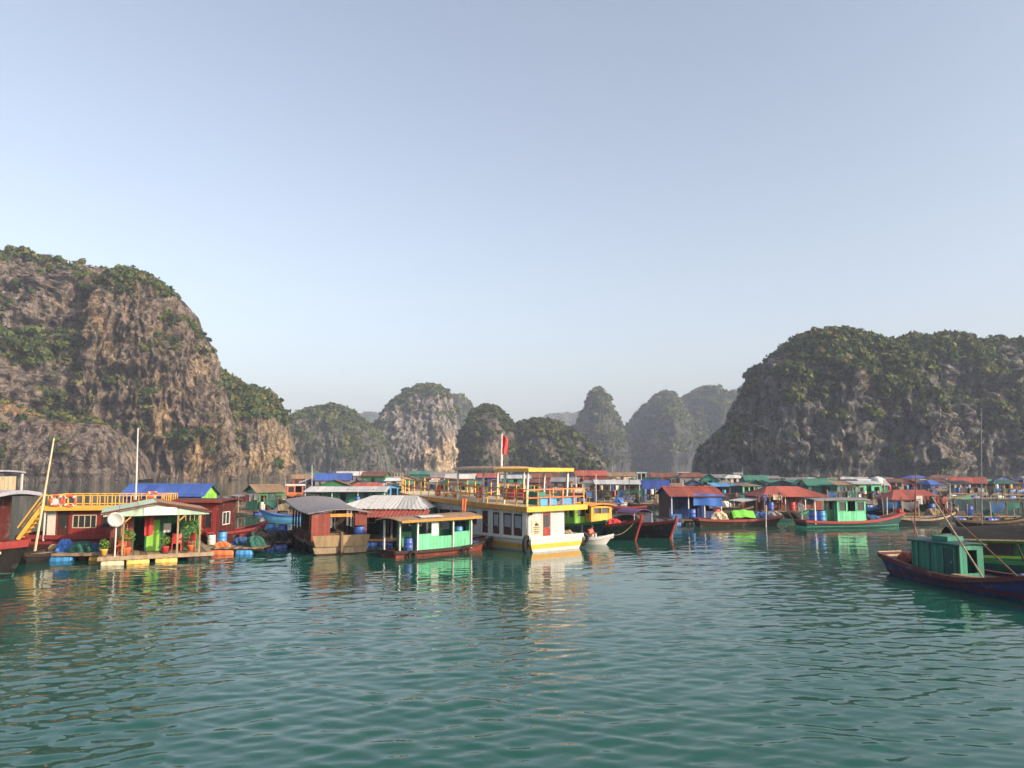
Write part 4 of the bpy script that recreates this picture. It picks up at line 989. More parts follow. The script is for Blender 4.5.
# ------------------------------------------------------------------ white roofed pavilion with red awning
def pavilion():
    c = Vector((-7.6, 49.0, 0)); t = thing('floating_house', 'dark floating house under a big white hipped roof with red awning', 'house', c, R(-6))
    MB().box(-3.2, 3.0, -2.3, 2.6, 0.22, 0.34).build('raft_deck', WOOD, t)
    float_barrels(t, [(-2.6 + 0.95 * i, -2.0) for i in range(6)] + [(-2.6 + 0.95 * i, 2.2) for i in range(6)], [PLASTIC_BLUE, BLACK, PLASTIC_BLUE], z=-0.04)
    x0, x1, y0, y1, ze, zr = -3.3, 2.7, -2.35, 2.6, 2.16, 2.86
    for nm, P in (('a', [(x0, y0), (x1, y0), (1.6, 0.1), (-1.2, 0.1)]), ('b', [(x1, y1), (x0, y1), (-1.2, 0.1), (1.6, 0.1)]), ('c', [(x0, y1), (x0, y0), (-1.2, 0.1), (-1.2, 0.1)]), ('d', [(x1, y0), (x1, y1), (1.6, 0.1), (1.6, 0.1)])):
        n = 40
        def fn(u, v, P=P):
            ax, ay = P[0][0] + (P[1][0] - P[0][0]) * u, P[0][1] + (P[1][1] - P[0][1]) * u
            bx, by = P[3][0] + (P[2][0] - P[3][0]) * u, P[3][1] + (P[2][1] - P[3][1]) * u
            return (ax + (bx - ax) * v, ay + (by - ay) * v, ze + (zr - ze) * v - 0.05 * math.sin(math.pi * v) + (0.016 if round(u * n) % 2 else -0.016) * (1 - v))
        corr(t, fn, n, 4, ROOF_WHITE)
    fn = lambda u, v: (-1.35 + u * 4.3, -2.15 - v * 1.15, 2.10 - 0.38 * v + (0.014 if round(u * 40) % 2 else -0.014))
    corr(t, fn, 40, 2, ROOF_RED, 'awning')
    posts(t, [(-3.0, -2.1), (-1.3, -2.1), (0.6, -2.1), (2.7, -2.1), (-3.0, 2.3), (2.7, 2.3), (2.8, -2.2), (-1.2, -2.2)], 0.34, 2.2, GREYP, 0.09)
    wall(t, (-2.9, 1.2), (2.6, 1.2), 0.34, 2.15, DKTEAL, [('window', 0.6, 1.6, 0.7, 1.4), ('door', 2.4, 3.2, 0, 1.6)])
    wall(t, (2.6, -0.6), (2.6, 1.2), 0.34, 2.15, TEAL)
    wall(t, (-0.4, -1.0), (2.6, -1.0), 0.34, 2.1, DKTEAL, [('gap', 0.4, 1.4, 0.0, 1.5), ('window', 1.8, 2.6, 0.7, 1.4)])
pavilion()
drum((-9.2, 46.7, 0.34), PLASTIC_BLUE, 'blue barrel standing under the white hipped roof by its post', h=0.8)

# ------------------------------------------------------------------ boat with arched grey roof
def grey_roof_boat():
    a, b = G(311, 557), G(367, 551); mid = (a + b) / 2; hd = Vector((-0.42, 0.9075, 0)); L, B = 9.0, 3.2
    ctr = mid + hd * (L / 2); rz = math.atan2(hd.y, hd.x); s = -L / 2
    t = thing('house_boat', 'old wooden house boat with arched grey roof, red panels and tan transom', 'boat', (ctr.x, ctr.y, 0), rz)
    hb, sh = make_hull(t, L, B, 0.62, 0.62, 1.1, hull=DKWOOD, rail=WOOD, deck=WOOD, bs=0.9, draft=0.4, bulw=0.2, stern_rake=0.2, bottom=DKRED)
    for y0, y1 in ((-B/2 * 0.93, -0.05), (0.05, B/2 * 0.93)):
        MB().prism([(s - 0.28, y0 + (0.12 if y0 < -0.5 else 0), 0.42), (s - 0.28, y1 - (0.12 if y1 > 0.5 else 0), 0.42), (s - 0.38, y1 + (0.06 if y1 > 0.5 else 0), 1.02), (s - 0.38, y0 - (0.06 if y0 < -0.5 else 0), 1.02)], (0.06, 0, 0)).build('transom_board', TAN, t)
        MB().prism([(s - 0.16, y0 + 0.12, 0.06), (s - 0.16, y1 - 0.12, 0.06), (s - 0.20, y1, 0.40), (s - 0.20, y0, 0.40)], (0.04, 0, 0)).build('transom_plank', PALEWOOD, t)
    MB().box(s - 0.46, s - 0.34, -0.06, 0.06, 0.1, 1.2).build('rudder_post', WOOD, t)
    # roof bowed along the length, higher at the far end
    fn = lambda v, u: (s + 0.0 + u * 8.3, -B/2 - 0.12 + v * (B + 0.24), 2.18 + 0.42 * u - 0.26 * math.sin(math.pi * u) * 0.55 + 0.20 * math.sin(math.pi * v) + (0.012 if round(v * 44) % 2 else -0.012))
    MB().grid(fn, 44, 10, 0.04).build('roof', ROOF_GREY, t)
    for sd in (1, -1):
        y = sd * (B / 2 - 0.12)
        posts(t, [(s + 0.35 + 1.0 * k, y) for k in range(7)], 0.5, lambda x, yy: 2.12 + 0.42 * (x - s) / 7.4 - 0.14 * math.sin(math.pi * (x - s) / 7.4), DKWOOD, 0.09)
        wall(t, (s + 0.3, y), (s + 6.6, y) , 0.45, 1.12, DKRED, (), 0.04)
    wall(t, (s + 0.3, B/2 - 0.1), (s + 0.3, B/2 - 1.1), 0.5, 2.15, BRICK)
    wall(t, (s + 0.3, -B/2 + 0.75), (s + 0.3, -B/2 + 0.1), 0.5, 2.15, BRICK)
    wall(t, (s + 0.3, B/2 - 0.12), (s + 1.0, B/2 - 0.12), 1.13, 2.15, BRICK)
    wall(t, (s + 4.6, B/2 - 0.3), (s + 4.6, -B/2 + 0.3), 0.5, 2.2, DKWOOD, [('gap', 1.0, 2.0, 0, 1.5)])
    MB().box(s + 1.2, s + 2.6, -0.6, 0.5, 0.45, 1.0).build('engine_box', WOOD, t)
    MB().box(s + 0.28, s + 0.33, -0.7, 0.6, 1.95, 2.12).build('name_board', OCHRE, t)
    pt = lambda x, y, z: to_world((ctr.x, ctr.y, 0), rz, (x, y, z))
    drum(pt(s + 0.1, -1.05, 0.52), PLASTIC_BLUE, 'blue barrel at the tan transom corner of the grey roofed boat', h=0.9, r=0.3)
    for i in range(3): crate(pt(s + 0.15, 0.5 - 0.55 * i, 0.45), [PLASTIC_WHITE, WOOD, PLASTIC_RED][i], ['white crate behind the tan transom', 'brown crate behind the tan transom', 'red crate behind the tan transom'][i], rz + 1.57)
    for i, x in enumerate((1.5, 3.4)): tyre(pt(s + x, hb(s + x) + 0.1, 0.25), rz + math.pi / 2, ['tyre fender on the grey roofed boat near its transom', 'tyre fender on the grey roofed boat towards its bow'][i], 'tyres on the grey roofed boat', 0.24, 0.09)
    o = MB().bar((0, 0, 0), (0, 0, 1.5), 0.05).build('oar', PALEWOOD, None); o.location = pt(s + 1.2, 0.6, 1.1); o.rotation_euler = (0.9, 0.5, rz); tag(o, 'pale oar leaning under the grey arched roof', 'oar')
grey_roof_boat()

# ------------------------------------------------------------------ floating house with gable, dish and yellow posts
def gable_house():
    c = Vector((-18.7, 40.9, 0)); rz = R(27)
    t = thing('floating_house', 'small floating house with pale mint gable, white sign board and yellow posts', 'house', c, rz)
    # local: front towards -y, gable front; ridge along y, so build roof turned
    x0, x1, y0, y1 = -2.05, 2.0, -2.1, 2.6; zf = 0.42
    MB().box(-2.5, 2.6, -2.9, 2.9, 0.30, 0.36).build('raft_frame', DKWOOD, t)
    n = 17
    for i in range(n):
        x = -2.5 + i * 5.1 / n; MB().box(x + 0.012, x + 5.1 / n - 0.012, -2.95 + 0.06 * math.sin(i * 2.3), 2.95, 0.36, 0.42).build('plank', PALEWOOD if i % 3 else WOOD, t)
    MB().box(-2.55, 2.65, -3.0, -2.93, 0.22, 0.40).build('raft_edge', PALEWOOD, t)
    float_barrels(t, [(-1.9, -2.7), (-0.8, -2.7), (0.45, -2.7), (1.9, -2.7)], [CREAM, PLASTIC_YELLOW, PLASTIC_YELLOW, BLACK], z=0.02, h=1.0)
    float_barrels(t, [(-2.0 + 1.3 * i, 2.6) for i in range(4)], [PLASTIC_BLUE, PLASTIC_YELLOW], z=0.0, h=1.0)
    zt, ze, zr = 2.3, 2.42, 2.88
    yc = 0.0; xc = (x0 + x1) / 2; hw = (x1 - x0) / 2 + 0.45; sl = (zr - ze) / hw
    for sd in (1, -1):
        m = 52
        fn = lambda u, v, sd=sd: (xc + sd * hw * v, -2.95 + 6.0 * u, zr - sl * hw * v + (0.014 if round(u * m) % 2 else -0.014))
        corr(t, fn, m, 3, ROOF_MINT if sd < 0 else ROOF_TAN)
    MB().prism([(xc - hw + 0.10, -2.86, ze - 0.14), (xc + hw - 0.10, -2.86, ze - 0.14), (xc + hw - 0.10, -2.86, ze - 0.0), (xc, -2.86, zr - 0.05), (xc - hw + 0.10, -2.86, ze)], (0, 0.04, 0)).build('gable', ROOF_MINT, t)
    for sd in (1, -1):
        MB().bar((xc, -2.92, zr - 0.0), (xc + sd * (hw + 0.03), -2.92, ze - 0.01), 0.06, 0.12).build('barge_board', DKRED, t)
    b = MB().box(xc - 0.62, xc + 0.85, -2.90, -2.87, ze - 0.12, ze + 0.25).build('sign_board', WHITE, t)
    posts(t, [(x0 + 0.55, -2.75), (xc + 0.95, -2.75), (x1 - 0.05, -2.75), (x1 - 0.05, -1.0)], zf, ze - 0.08, TAN, 0.09)
    for px in (x0 + 0.55, xc + 0.95): MB().bar((px, -2.76, 1.95), (px + 0.35, -2.76, 2.3), 0.07).build('brace', OCHRE, t)
    MB().box(x0 - 0.2, x1 + 0.1, -2.80, -2.70, ze - 0.16, ze - 0.06).build('lintel', TAN, t)
    # left wall, back walls
    wall(t, (x0, 2.5), (x0, -1.6), zf, zt, DKTEAL, [('window', 1.0, 1.9, 0.8, 1.5)])
    wall(t, (x0, -1.6), (x0 + 1.0, -1.6), zf, zt, BRICK, [('window', 0.2, 0.75, 0.7, 1.45, dict(frame=ORANGE))])
    wall(t, (x0 + 1.0, -1.2), (x1, -1.2), zf, zt, GREEN, [('gap', 0.05, 0.55, 0.0, 1.6), ('gap', 1.5, 2.2, 0.0, 1.35)])
    wall(t, (x1, -1.2), (x1, 2.5), zf, zt, GREEN); wall(t, (x1, 2.5), (x0, 2.5), zf, zt, TEAL)
    MB().box(x0 + 1.62, x0 + 2.22, -1.26, -1.23, zf, zf + 1.55).build('lime_panel', LIME, t)
    MB().box(x0 + 2.4, x0 + 2.75, -1.26, -1.23, zf + 0.9, zf + 1.35).build('notice', WHITE, t)
    MB().box(x0 + 2.0, x0 + 2.6, -1.27, -1.235, zf + 1.62, zf + 1.74).build('name_plate', INK, t)
    for k in range(4): MB().box(x1 - 0.75 + k * 0.2, x1 - 0.71 + k * 0.2, -2.77, -2.73, ze - 0.45, ze - 0.16).build('slat', TAN, t)
    pt = lambda x, y, z: to_world(c, rz, (x, y, z))
    d = thing('satellite_dish', 'white round satellite dish on a pole left of the mint gable', 'dish', pt(-1.82, -2.85, zf))
    MB().tube([(0, 0, 0), (0, 0, 1.62)], 0.035, 8).build('pole', WHITE, d)
    q = MB().lathe([(0.02, 0.10), (0.15, 0.085), (0.28, 0.045), (0.37, 0.0), (0.37, -0.02), (0.28, 0.02), (0.15, 0.06), (0.02, 0.075)], 'y', n=24).build('dish', PLASTIC_WHITE, d, True); q.location = (0.03, -0.16, 1.72); q.rotation_euler = (R(14), 0, R(12))
    MB().tube([(0.03, -0.12, 1.4), (0.03, -0.45, 1.62), (0.03, -0.45, 1.7)], 0.012, 6).build('feed_arm', STEEL, d)
    chair = lambda loc, rr, lab: plastic_chair(loc, rr, lab)
    chair(pt(0.95, -2.0, zf), 0.4, 'red plastic chair inside the mint gabled house'); chair(pt(1.55, -1.7, zf), -0.5, 'red plastic chair beside the doorway of the mint gabled house'); chair(pt(-1.55, -2.35, zf), 0.2, 'small orange chair beside the dish pole')
    plant_pot(pt(1.6, -2.35, zf), 'tall leafy potted plant by the right post of the mint gabled house', 1.5, seed=3); plant_pot(pt(-1.3, -2.3, zf), 'yellow green potted plant behind the satellite dish', 1.1, seed=4); plant_pot(pt(0.4, -2.4, zf), 'small potted plant at the lime panel', 0.75, seed=5, pot=PLASTIC_RED); plant_pot(pt(-2.3, -2.45, zf), 'low potted plant at the dark left wall of the gabled house', 0.7, seed=6, pot=PLASTIC_YELLOW)
    o = MB().grid(lambda u, v: (u * 0.42, 0.03 * math.sin(8 * u), -0.9 * v - 0.05 * math.sin(4 * u)), 6, 4).build('hanging_cloth', CLOTH_RED, None); o.location = pt(-0.55, -1.7, 2.15); tag(o, 'red cloth hanging in the doorway of the mint gabled house', 'cloth')
    return c
def plastic_chair(loc, rz, label):
    m = PLASTIC_ORANGE if 'orange' in label else PLASTIC_RED
    o = thing('plastic_chair', label, 'chair', loc, rz, 'plastic chairs at the gabled house')
    MB().box(-0.22, 0.22, -0.22, 0.22, 0.40, 0.44).build('seat', m, o)
    MB().grid(lambda u, v: ((u - 0.5) * 0.44, 0.20 + 0.08 * v - 0.05 * math.sin(math.pi * u), 0.42 + 0.45 * v), 4, 3, 0.02).build('backrest', m, o)
    for x in (-0.2, 0.2):
        for y in (-0.2, 0.2): MB().bar((x * 1.1, y * 1.1, 0), (x, y, 0.41), 0.04).build('leg', m, o)
        MB().bar((x * 1.1, -0.2, 0.62), (x * 1.1, 0.24, 0.64), 0.05, 0.03).build('armrest', m, o)
gable_house()
def left_raft():
    c = Vector((W(72, 556, 39).x, 40.0, 0)); rz = R(4)
    t = thing('raft', 'low plank raft with net heaps at the left of the gabled house', 'raft', c, rz)
    n = 15
    for i in range(n): MB().box(-1.9 + i * 3.9 / n + 0.012, -1.9 + (i + 1) * 3.9 / n - 0.012, -1.1 + 0.05 * math.sin(i * 2.3), 1.3, 0.34, 0.40).build('plank', PALEWOOD if i % 3 else WOOD, t)
    for y in (-1.0, 0.1, 1.2): MB().box(-1.95, 2.05, y - 0.06, y + 0.06, 0.24, 0.338).build('beam', DKWOOD, t)
    MB().box(-1.95, 2.05, -1.18, -1.12, 0.26, 0.40).build('raft_edge', PALEWOOD, t)
    float_barrels(t, [(-0.55, -0.9)], [PLASTIC_SKY], z=0.0, h=1.05); float_barrels(t, [(1.35, -0.9)], [PLASTIC_YELLOW], z=0.02, h=1.1); float_barrels(t, [(-1.2, 1.0), (0.2, 1.0), (1.4, 1.0)], [PLASTIC_BLUE], z=0.0)
    pt = lambda x, y, z: to_world(c, rz, (x, y, z)); zf = 0.40
    net_heap(pt(-0.7, -0.4, zf), 0.38, 0.36, 0.56, TARP_BLUE, 'bright blue tarp bundle on the low raft at the left', 1.2, name='tarp_bundle', cat='tarp')
    net_heap(pt(0.15, -0.4, zf), 0.58, 0.5, 0.46, NET, 'green fishing net heap beside the blue tarp bundle', 2.1)
    net_heap(pt(0.85, -0.25, zf), 0.42, 0.42, 0.40, NETBLUE, 'teal blue net heap next to the green net heap', 3.3)
    net_heap(pt(1.55, 0.4, zf), 0.7, 0.5, 0.55, BLACK, 'black net heap against the dark wall of the gabled house', 5.3)
    net_heap(pt(-1.5, 0.3, zf), 0.35, 0.5, 0.30, ROPE, 'brown rope heap at the left end of the low raft', 6.1, name='rope_heap', cat='rope')
left_raft()

# ------------------------------------------------------------------ red boat with yellow roof rail
def red_rail_boat():
    L = 8.6; ctr = Vector((-23.6, 46.0, 0)); rz = R(8)
    t = thing('house_boat', 'red house boat with yellow roof rail and yellow stair', 'boat', ctr, rz)
    hb, sh = make_hull(t, L, 3.2, 0.82, 0.78, 1.0, hull=DKRED, rail=RED, deck=WOOD, bs=0.85, draft=0.4, bulw=0.3, band=RED, band_z=(0.3, 0.46), railh=0.2)
    x0, x1, yw, z0, z1 = -2.5, 3.0, 1.3, 0.48, 2.25
    sl = [('door', 0.12, 0.62, 0, 1.6, dict(mat=BROWN, upper=GLASS, frame=BROWN)), ('window', 0.85, 2.15, 0.7, 1.45, dict(panes=4, frame=CREAM, curtain=0.3)), ('window', 2.45, 3.7, 0.7, 1.45, dict(panes=3, frame=DKRED)), ('window', 4.1, 5.2, 0.7, 1.45, dict(panes=3, frame=DKRED))]
    wall(t, (x0, -yw), (x1, -yw), z0, z1, RED, sl); wall(t, (x1, yw), (x0, yw), z0, z1, RED)
    wall(t, (x0, yw), (x0, -yw), z0, z1, RED, [('door', 0.4, 1.1, 0, 1.6)]); wall(t, (x1, -yw), (x1, yw), z0, z1, RED, [('window', 0.5, 2.2, 0.7, 1.4)])
    MB().box(-3.2, 3.3, -1.65, 1.65, z1, z1 + 0.10).build('roof_deck', WOOD, t)
    MB().box(-3.23, 3.33, -1.69, -1.655, z1 - 0.06, z1 + 0.16).build('deck_edge', YELLOW, t)
    MB().box(-3.27, -3.235, -1.69, 1.69, z1 - 0.06, z1 + 0.16).build('deck_edge', YELLOW, t)
    railing(t, [(-3.1, 1.55), (-3.1, -1.55), (3.2, -1.55), (3.2, 1.55), (-3.1, 1.55)], z1 + 0.1, 0.68, YELLOW, 0.42, rails=(1.0, 0.12), w=0.045)
    posts(t, [(-3.05, -1.5), (-3.05, 1.5)], 0.5, z1, WHITE, 0.07)
    for y in (-1.6, -1.05): MB().bar((-4.35, y, 0.6), (-3.2, y, z1 + 0.15), 0.07, 0.2).build('stair_stringer', YELLOW, t)
    for k in range(7): MB().box(-4.3 + k * 0.165, -4.05 + k * 0.165, -1.56, -1.09, 0.72 + k * 0.245, 0.76 + k * 0.245).build('step', YELLOW, t)
    for y in (-1.6, -1.05): MB().bar((-4.4, y, 1.25), (-3.2, y, z1 + 0.85), 0.06).build('hand_rail', YELLOW, t)
    MB().box(-3.0, -2.55, -1.3, -1.2, 0.5, 2.0).build('curtain', CURTAIN, t)
    pt = lambda x, y, z: to_world(ctr, rz, (x, y, z))
    life_ring(pt(-2.45, -1.66, z1 + 0.5), rz, 'orange life ring on the yellow rail beside the white board', None, 0.30)
    life_ring(pt(-1.72, -1.66, z1 + 0.47), rz, 'orange life ring on the yellow rail, right of the white board', None, 0.31)
    o = MB().box(-0.25, 0.25, -0.02, 0.02, 0, 0.5).build('notice_board', PLASTIC_WHITE, None); o.location = pt(-2.4, -1.60, z1 + 0.12); o.rotation_euler = (0, 0, rz); tag(o, 'white board standing behind the yellow rail', 'board')
red_rail_boat()

# leaning white pole on a dark skiff, and the red sampan by the raft
def pole_thing(base, top, r, mat, label, cat='pole', name='pole', taper=0.6, stay=None):
    v = top - base; o = thing(name, label, cat, base)
    MB().tube([(0, 0, 0), v * 0.5, v], [r, r * (1 + taper) / 2, r * taper], 8).build('shaft', mat, o)
    MB().lathe([(r * 1.6, 0), (r * 1.5, 0.12), (r, 0.14)]).build('foot_collar', DKWOOD, o)
    if stay: MB().tube([v * 0.97, stay - base], 0.008, 4).build('stay_line', ROPE, o)
    return o
def sampan(a, b, B, label, hull, rail, zs=0.4, zm=0.3, zb=0.7, deck=WOOD, stem=None, bs=0.6, **k):
    L = (b - a).length; c = (a + b) / 2; t = thing('sampan', label, 'boat', (c.x, c.y, 0), heading(a, b))
    hb, sh = make_hull(t, L, B, zs, zm, zb, hull=hull, rail=rail, deck=deck, bs=bs, draft=0.22, bulw=0.18, rake=0.5, stem=stem, **k)
    for x in (-0.2, 0.12): MB().box(x * L - 0.1, x * L + 0.1, -hb(x * L) + 0.06, hb(x * L) - 0.06, zm - 0.08, zm - 0.03).build('thwart', WOOD, t)
    return t
sampan(G(22, 564), G(62, 558), 1.2, 'dark skiff at the raft end under the leaning white pole', BLACK, DKWOOD, 0.5, 0.4, 0.75)
pb = G(34, 560); pb.z = 0.3
pole_thing(Vector((pb.x, pb.y, 0.3)), W(54, 438, pb.y + 0.3), 0.065, CREAM, 'long white pole leaning to the right above the dark skiff')
mb_ = Vector((W(137, 487, 54).x, 54, 0.3)); 
pole_thing(mb_, W(138, 428, 54), 0.07, WHITE, 'upright white mast behind the mint gabled house', 'mast', 'mast')

# ------------------------------------------------------------------ red hut boat, blue roofed house, raft with barrels
def red_hut():
    c = Vector((-19.6, 48.2, 0)); rz = R(-5)
    t = thing('house_boat', 'deep red house boat with maroon flat roof behind the mint gabled house', 'boat', c, rz)
    hb, sh = make_hull(t, 7.4, 3.0, 0.6, 0.55, 1.0, hull=DKRED, rail=RED, bs=0.85, draft=0.35, bulw=0.15)
    wall(t, (-2.9, -1.25), (2.0, -1.25), 0.42, 2.55, RED, [('door', 2.55, 3.15, 0, 1.7, dict(mat=BROWN, frame=DKRED)), ('window', 3.3, 3.85, 0.7, 1.65, dict(frame=CREAM, panes=2, pane=CURTAIN)), ('window', 4.15, 4.6, 0.6, 1.7, dict(panes=1, frame=DKRED))])
    wall(t, (2.0, -1.25), (2.0, 1.25), 0.42, 2.55, DKRED, [('window', 0.7, 1.7, 0.7, 1.5)]); wall(t, (2.0, 1.25), (-2.9, 1.25), 0.42, 2.55, DKRED); wall(t, (-2.9, 1.25), (-2.9, -1.25), 0.42, 2.55, DKRED)
    MB().grid(lambda u, v: (-3.2 + 5.6 * u, -1.55 + 3.1 * v, 2.62 + 0.10 * math.sin(math.pi * v)), 3, 6, 0.10).build('roof', DKRED, t)
    MB().box(-3.22, 2.42, -1.60, -1.555, 2.52, 2.66).build('roof_edge', BRICK, t)
    life_ring(to_world(c, rz, (-2.0, -1.5, 2.98)), rz, 'orange life ring lying on the maroon roof', None, 0.28).rotation_euler = (R(-60), 0, 0.2)
red_hut()
def simple_house(c, rz, w, d, zf, zt, wallm, roofm, label, roof='gable', rise=0.5, deckm=WOOD, front=None, over=0.3, left=None, right=None, gable=None, axis='x', floats=(PLASTIC_BLUE, BLACK, PLASTIC_BLUE), raft=0.5, trim=None, verandah=0.0, vposts=WHITE, ops=None, rops=None, name='floating_house', cat='house', group=None, lean=False):
    """floating house: raft on barrels, four walls with openings, roof. front faces -y"""
    t = thing(name, label, cat, c, rz, group); x, y = w / 2, d / 2
    MB().box(-x - raft, x + raft, -y - raft - verandah, y + raft, zf - 0.12, zf).build('raft_deck', deckm, t)
    n = max(2, int((w + 2 * raft) / 1.25))
    float_barrels(t, [(-x - raft + 0.6 + (w + 2 * raft - 1.2) * i / (n - 1), -y - raft - verandah + 0.3) for i in range(n)], floats, z=zf - 0.42, h=0.95)
    rg = random.Random(label)
    fr_ = rg.choice([WOOD, DKWOOD, CREAM, wallm, DKTEAL]); wk = lambda: rg.choice(['window', 'window', 'gap']); we = lambda: dict(frame=fr_, panes=rg.choice([1, 2, 3]), curtain=rg.choice([0, 0, 0.4])); dm = dict(mat=rg.choice([BROWN, DKWOOD, DKTEAL, BLUE]), frame=fr_)
    ops = ops if ops is not None else [(rg.choice(['door', 'gap']), w * 0.42, w * 0.42 + 0.7, 0, min(1.75, zt - zf - 0.1), dm), (wk(), w * 0.1, w * 0.1 + min(rg.uniform(0.5, 0.9), w * 0.25), 0.7, min(1.4, zt - zf - 0.15), we()), (wk(), w * 0.72, w * 0.72 + min(rg.uniform(0.5, 1.2), w * 0.2), rg.uniform(0.3, 0.7), min(1.4, zt - zf - 0.15), we())]
    wall(t, (-x, -y), (x, -y), zf, zt, front or wallm, ops)
    wall(t, (x, -y), (x, y), zf, zt, right or wallm, rops or [(wk(), d * 0.3, d * 0.6, 0.7, min(1.4, zt - zf - 0.15), we())]); wall(t, (x, y), (-x, y), zf, zt, wallm); wall(t, (-x, y), (-x, -y), zf, zt, left or wallm)
    if roof == 'gable' and axis == 'x':
        gable_roof(t, -x, x, -y - verandah, y, zt, zt + rise, roofm, over, trim)
        for xx in (-x, x - 0.05): gable_end(t, xx, -y, y, zt, zt + rise * 0.92, gable or wallm)
    elif roof == 'gable':
        sub = bpy.data.objects.new('roof', None); COL.objects.link(sub); sub.parent = t; sub.rotation_euler = (0, 0, math.pi / 2)
        gable_roof(sub, -y - verandah, y, -x, x, zt, zt + rise, roofm, over, trim, name='roof_sheet')
        MB().prism([(-x, -y, zt), (x, -y, zt), (0, -y, zt + rise * 0.92)], (0, 0.05, 0)).build('gable', gable or wallm, t)
    elif roof == 'shed':
        shed_roof(t, -x, x, -y - verandah, y, zt + 0.02, zt + rise, roofm, over)
    elif roof == 'hip':
        X, Y, r = x + over, y + over, min(x, y) * 0.9
        for P in ([(-X, -Y - verandah), (X, -Y - verandah), (X - r, 0), (-X + r, 0)], [(X, Y), (-X, Y), (-X + r, 0), (X - r, 0)], [(-X, Y), (-X, -Y - verandah), (-X + r, 0), (-X + r, 0)], [(X, -Y - verandah), (X, Y), (X - r, 0), (X - r, 0)]):
            n = max(10, int(2 * math.hypot(P[1][0] - P[0][0], P[1][1] - P[0][1]) / 0.22)); n -= n % 2
            def fn(u, v, P=P, n=n):
                ax, ay = P[0][0] + (P[1][0] - P[0][0]) * u, P[0][1] + (P[1][1] - P[0][1]) * u
                bx, by = P[3][0] + (P[2][0] - P[3][0]) * u, P[3][1] + (P[2][1] - P[3][1]) * u
                return (ax + (bx - ax) * v, ay + (by - ay) * v, zt - 0.02 + rise * v + (0.015 if round(u * n) % 2 else -0.015) * (1 - v))
            corr(t, fn, n, 3, roofm)
    if lean and rg.random() < 0.75:
        sd = rg.choice([-1, 1]); lw = rg.uniform(1.2, 2.4); lm = rg.choice([ROOF_RUST, ROOF_GREY, ROOF_TAN, ROOF_WHITE, TARP_DBLUE, ROOF_GREEN]); zl = zt - rg.uniform(0.05, 0.3)
        fn = lambda u, v: (sd * (x + 0.05 + lw * v), -y * 1.1 + u * d * 0.95, zl - 0.28 * v + (0.014 if round(u * 24) % 2 else -0.014))
        corr(t, fn, 24, 2, lm, 'lean_to_roof'); posts(t, [(sd * (x + lw), -y * 1.05), (sd * (x + lw), y * 0.7)], zf - 0.1, zl - 0.28, PALEWOOD, 0.07)
        MB().box(min(sd * (x + raft), sd * (x + lw + 0.2)), max(sd * (x + raft), sd * (x + lw + 0.2)), -y - raft * 0.6, y * 0.8, zf - 0.13, zf - 0.01).build('side_deck', WOOD, t)
    if verandah: posts(t, [(-x - 0.05, -y - verandah), (-x * 0.33, -y - verandah), (x * 0.33, -y - verandah), (x + 0.05, -y - verandah)], zf, zt - 0.02, vposts, 0.08)
    return t
simple_house(Vector((-27.2, 62, 0)), R(2), 6.0, 3.4, 0.4, 2.5, BLUE, ROOF_BLUE, 'house with bright blue roof and lime gable end behind the red house boat', rise=0.75, right=LIME, gable=LIME, trim=None)
def side_raft():
    c = Vector((W(232, 550, 42.3).x, 42.9, 0)); t = thing('raft', 'plank raft on orange and blue barrels right of the gabled house', 'raft', c, R(2))
    for i in range(14): MB().box(-1.75 + 0.25 * i, -1.52 + 0.25 * i, -1.2, 1.5, 0.30, 0.36).build('plank', WOOD if i % 2 else PALEWOOD, t)
    for y in (-1.1, 0.2, 1.4): MB().box(-1.8, 1.8, y - 0.06, y + 0.06, 0.2, 0.298).build('beam', DKWOOD, t)
    float_barrels(t, [(-1.35, -0.95)], [BLACK], z=0.0); float_barrels(t, [(-0.35, -0.95)], [PLASTIC_ORANGE], z=0.04, h=1.15); float_barrels(t, [(0.78, -0.95)], [PLASTIC_SKY], z=0.04, h=0.85)
    float_barrels(t, [(-1.2, 1.2), (0.2, 1.2), (1.3, 1.2)], [PLASTIC_BLUE], z=0.0)
    P = lambda x, y: (c.x + x, c.y + y, 0.36)
    drum(P(-1.0, 0.6), PLASTIC_SKY, 'light blue barrel on the plank raft', h=0.7, r=0.24); drum(P(-1.55, 0.5), PLASTIC_WHITE, 'white barrel at the left end of the plank raft', h=0.55, r=0.22)
    net_heap(P(0.1, 0.5), 0.45, 0.4, 0.4, NETBLUE, 'blue white net heap on the plank raft', 4.0); net_heap(P(1.1, -0.2), 0.5, 0.5, 0.5, NET, 'dark green net heap at the right end of the plank raft', 6.0)
    net_heap(P(1.4, 0.8), 0.4, 0.6, 0.55, BLACK, 'black net heap at the back of the plank raft', 7.0)
    net_heap(P(-0.6, -0.4), 0.4, 0.3, 0.25, ORANGE, 'orange tarp heap at the front of the plank raft', 8.0, name='tarp_heap', cat='tarp')
side_raft()
sampan(G(206, 545), G(262, 539), 1.3, 'red sampan with high bow behind the plank raft', DKRED, RED, 0.75, 0.7, 1.15)
sampan(Vector((-16.3, 47.5, 0)), Vector((-13.2, 49.0, 0)), 1.2, 'narrow sampan with bright red gunwale beside the green shed', DKWOOD, RED, 0.6, 0.55, 0.9)

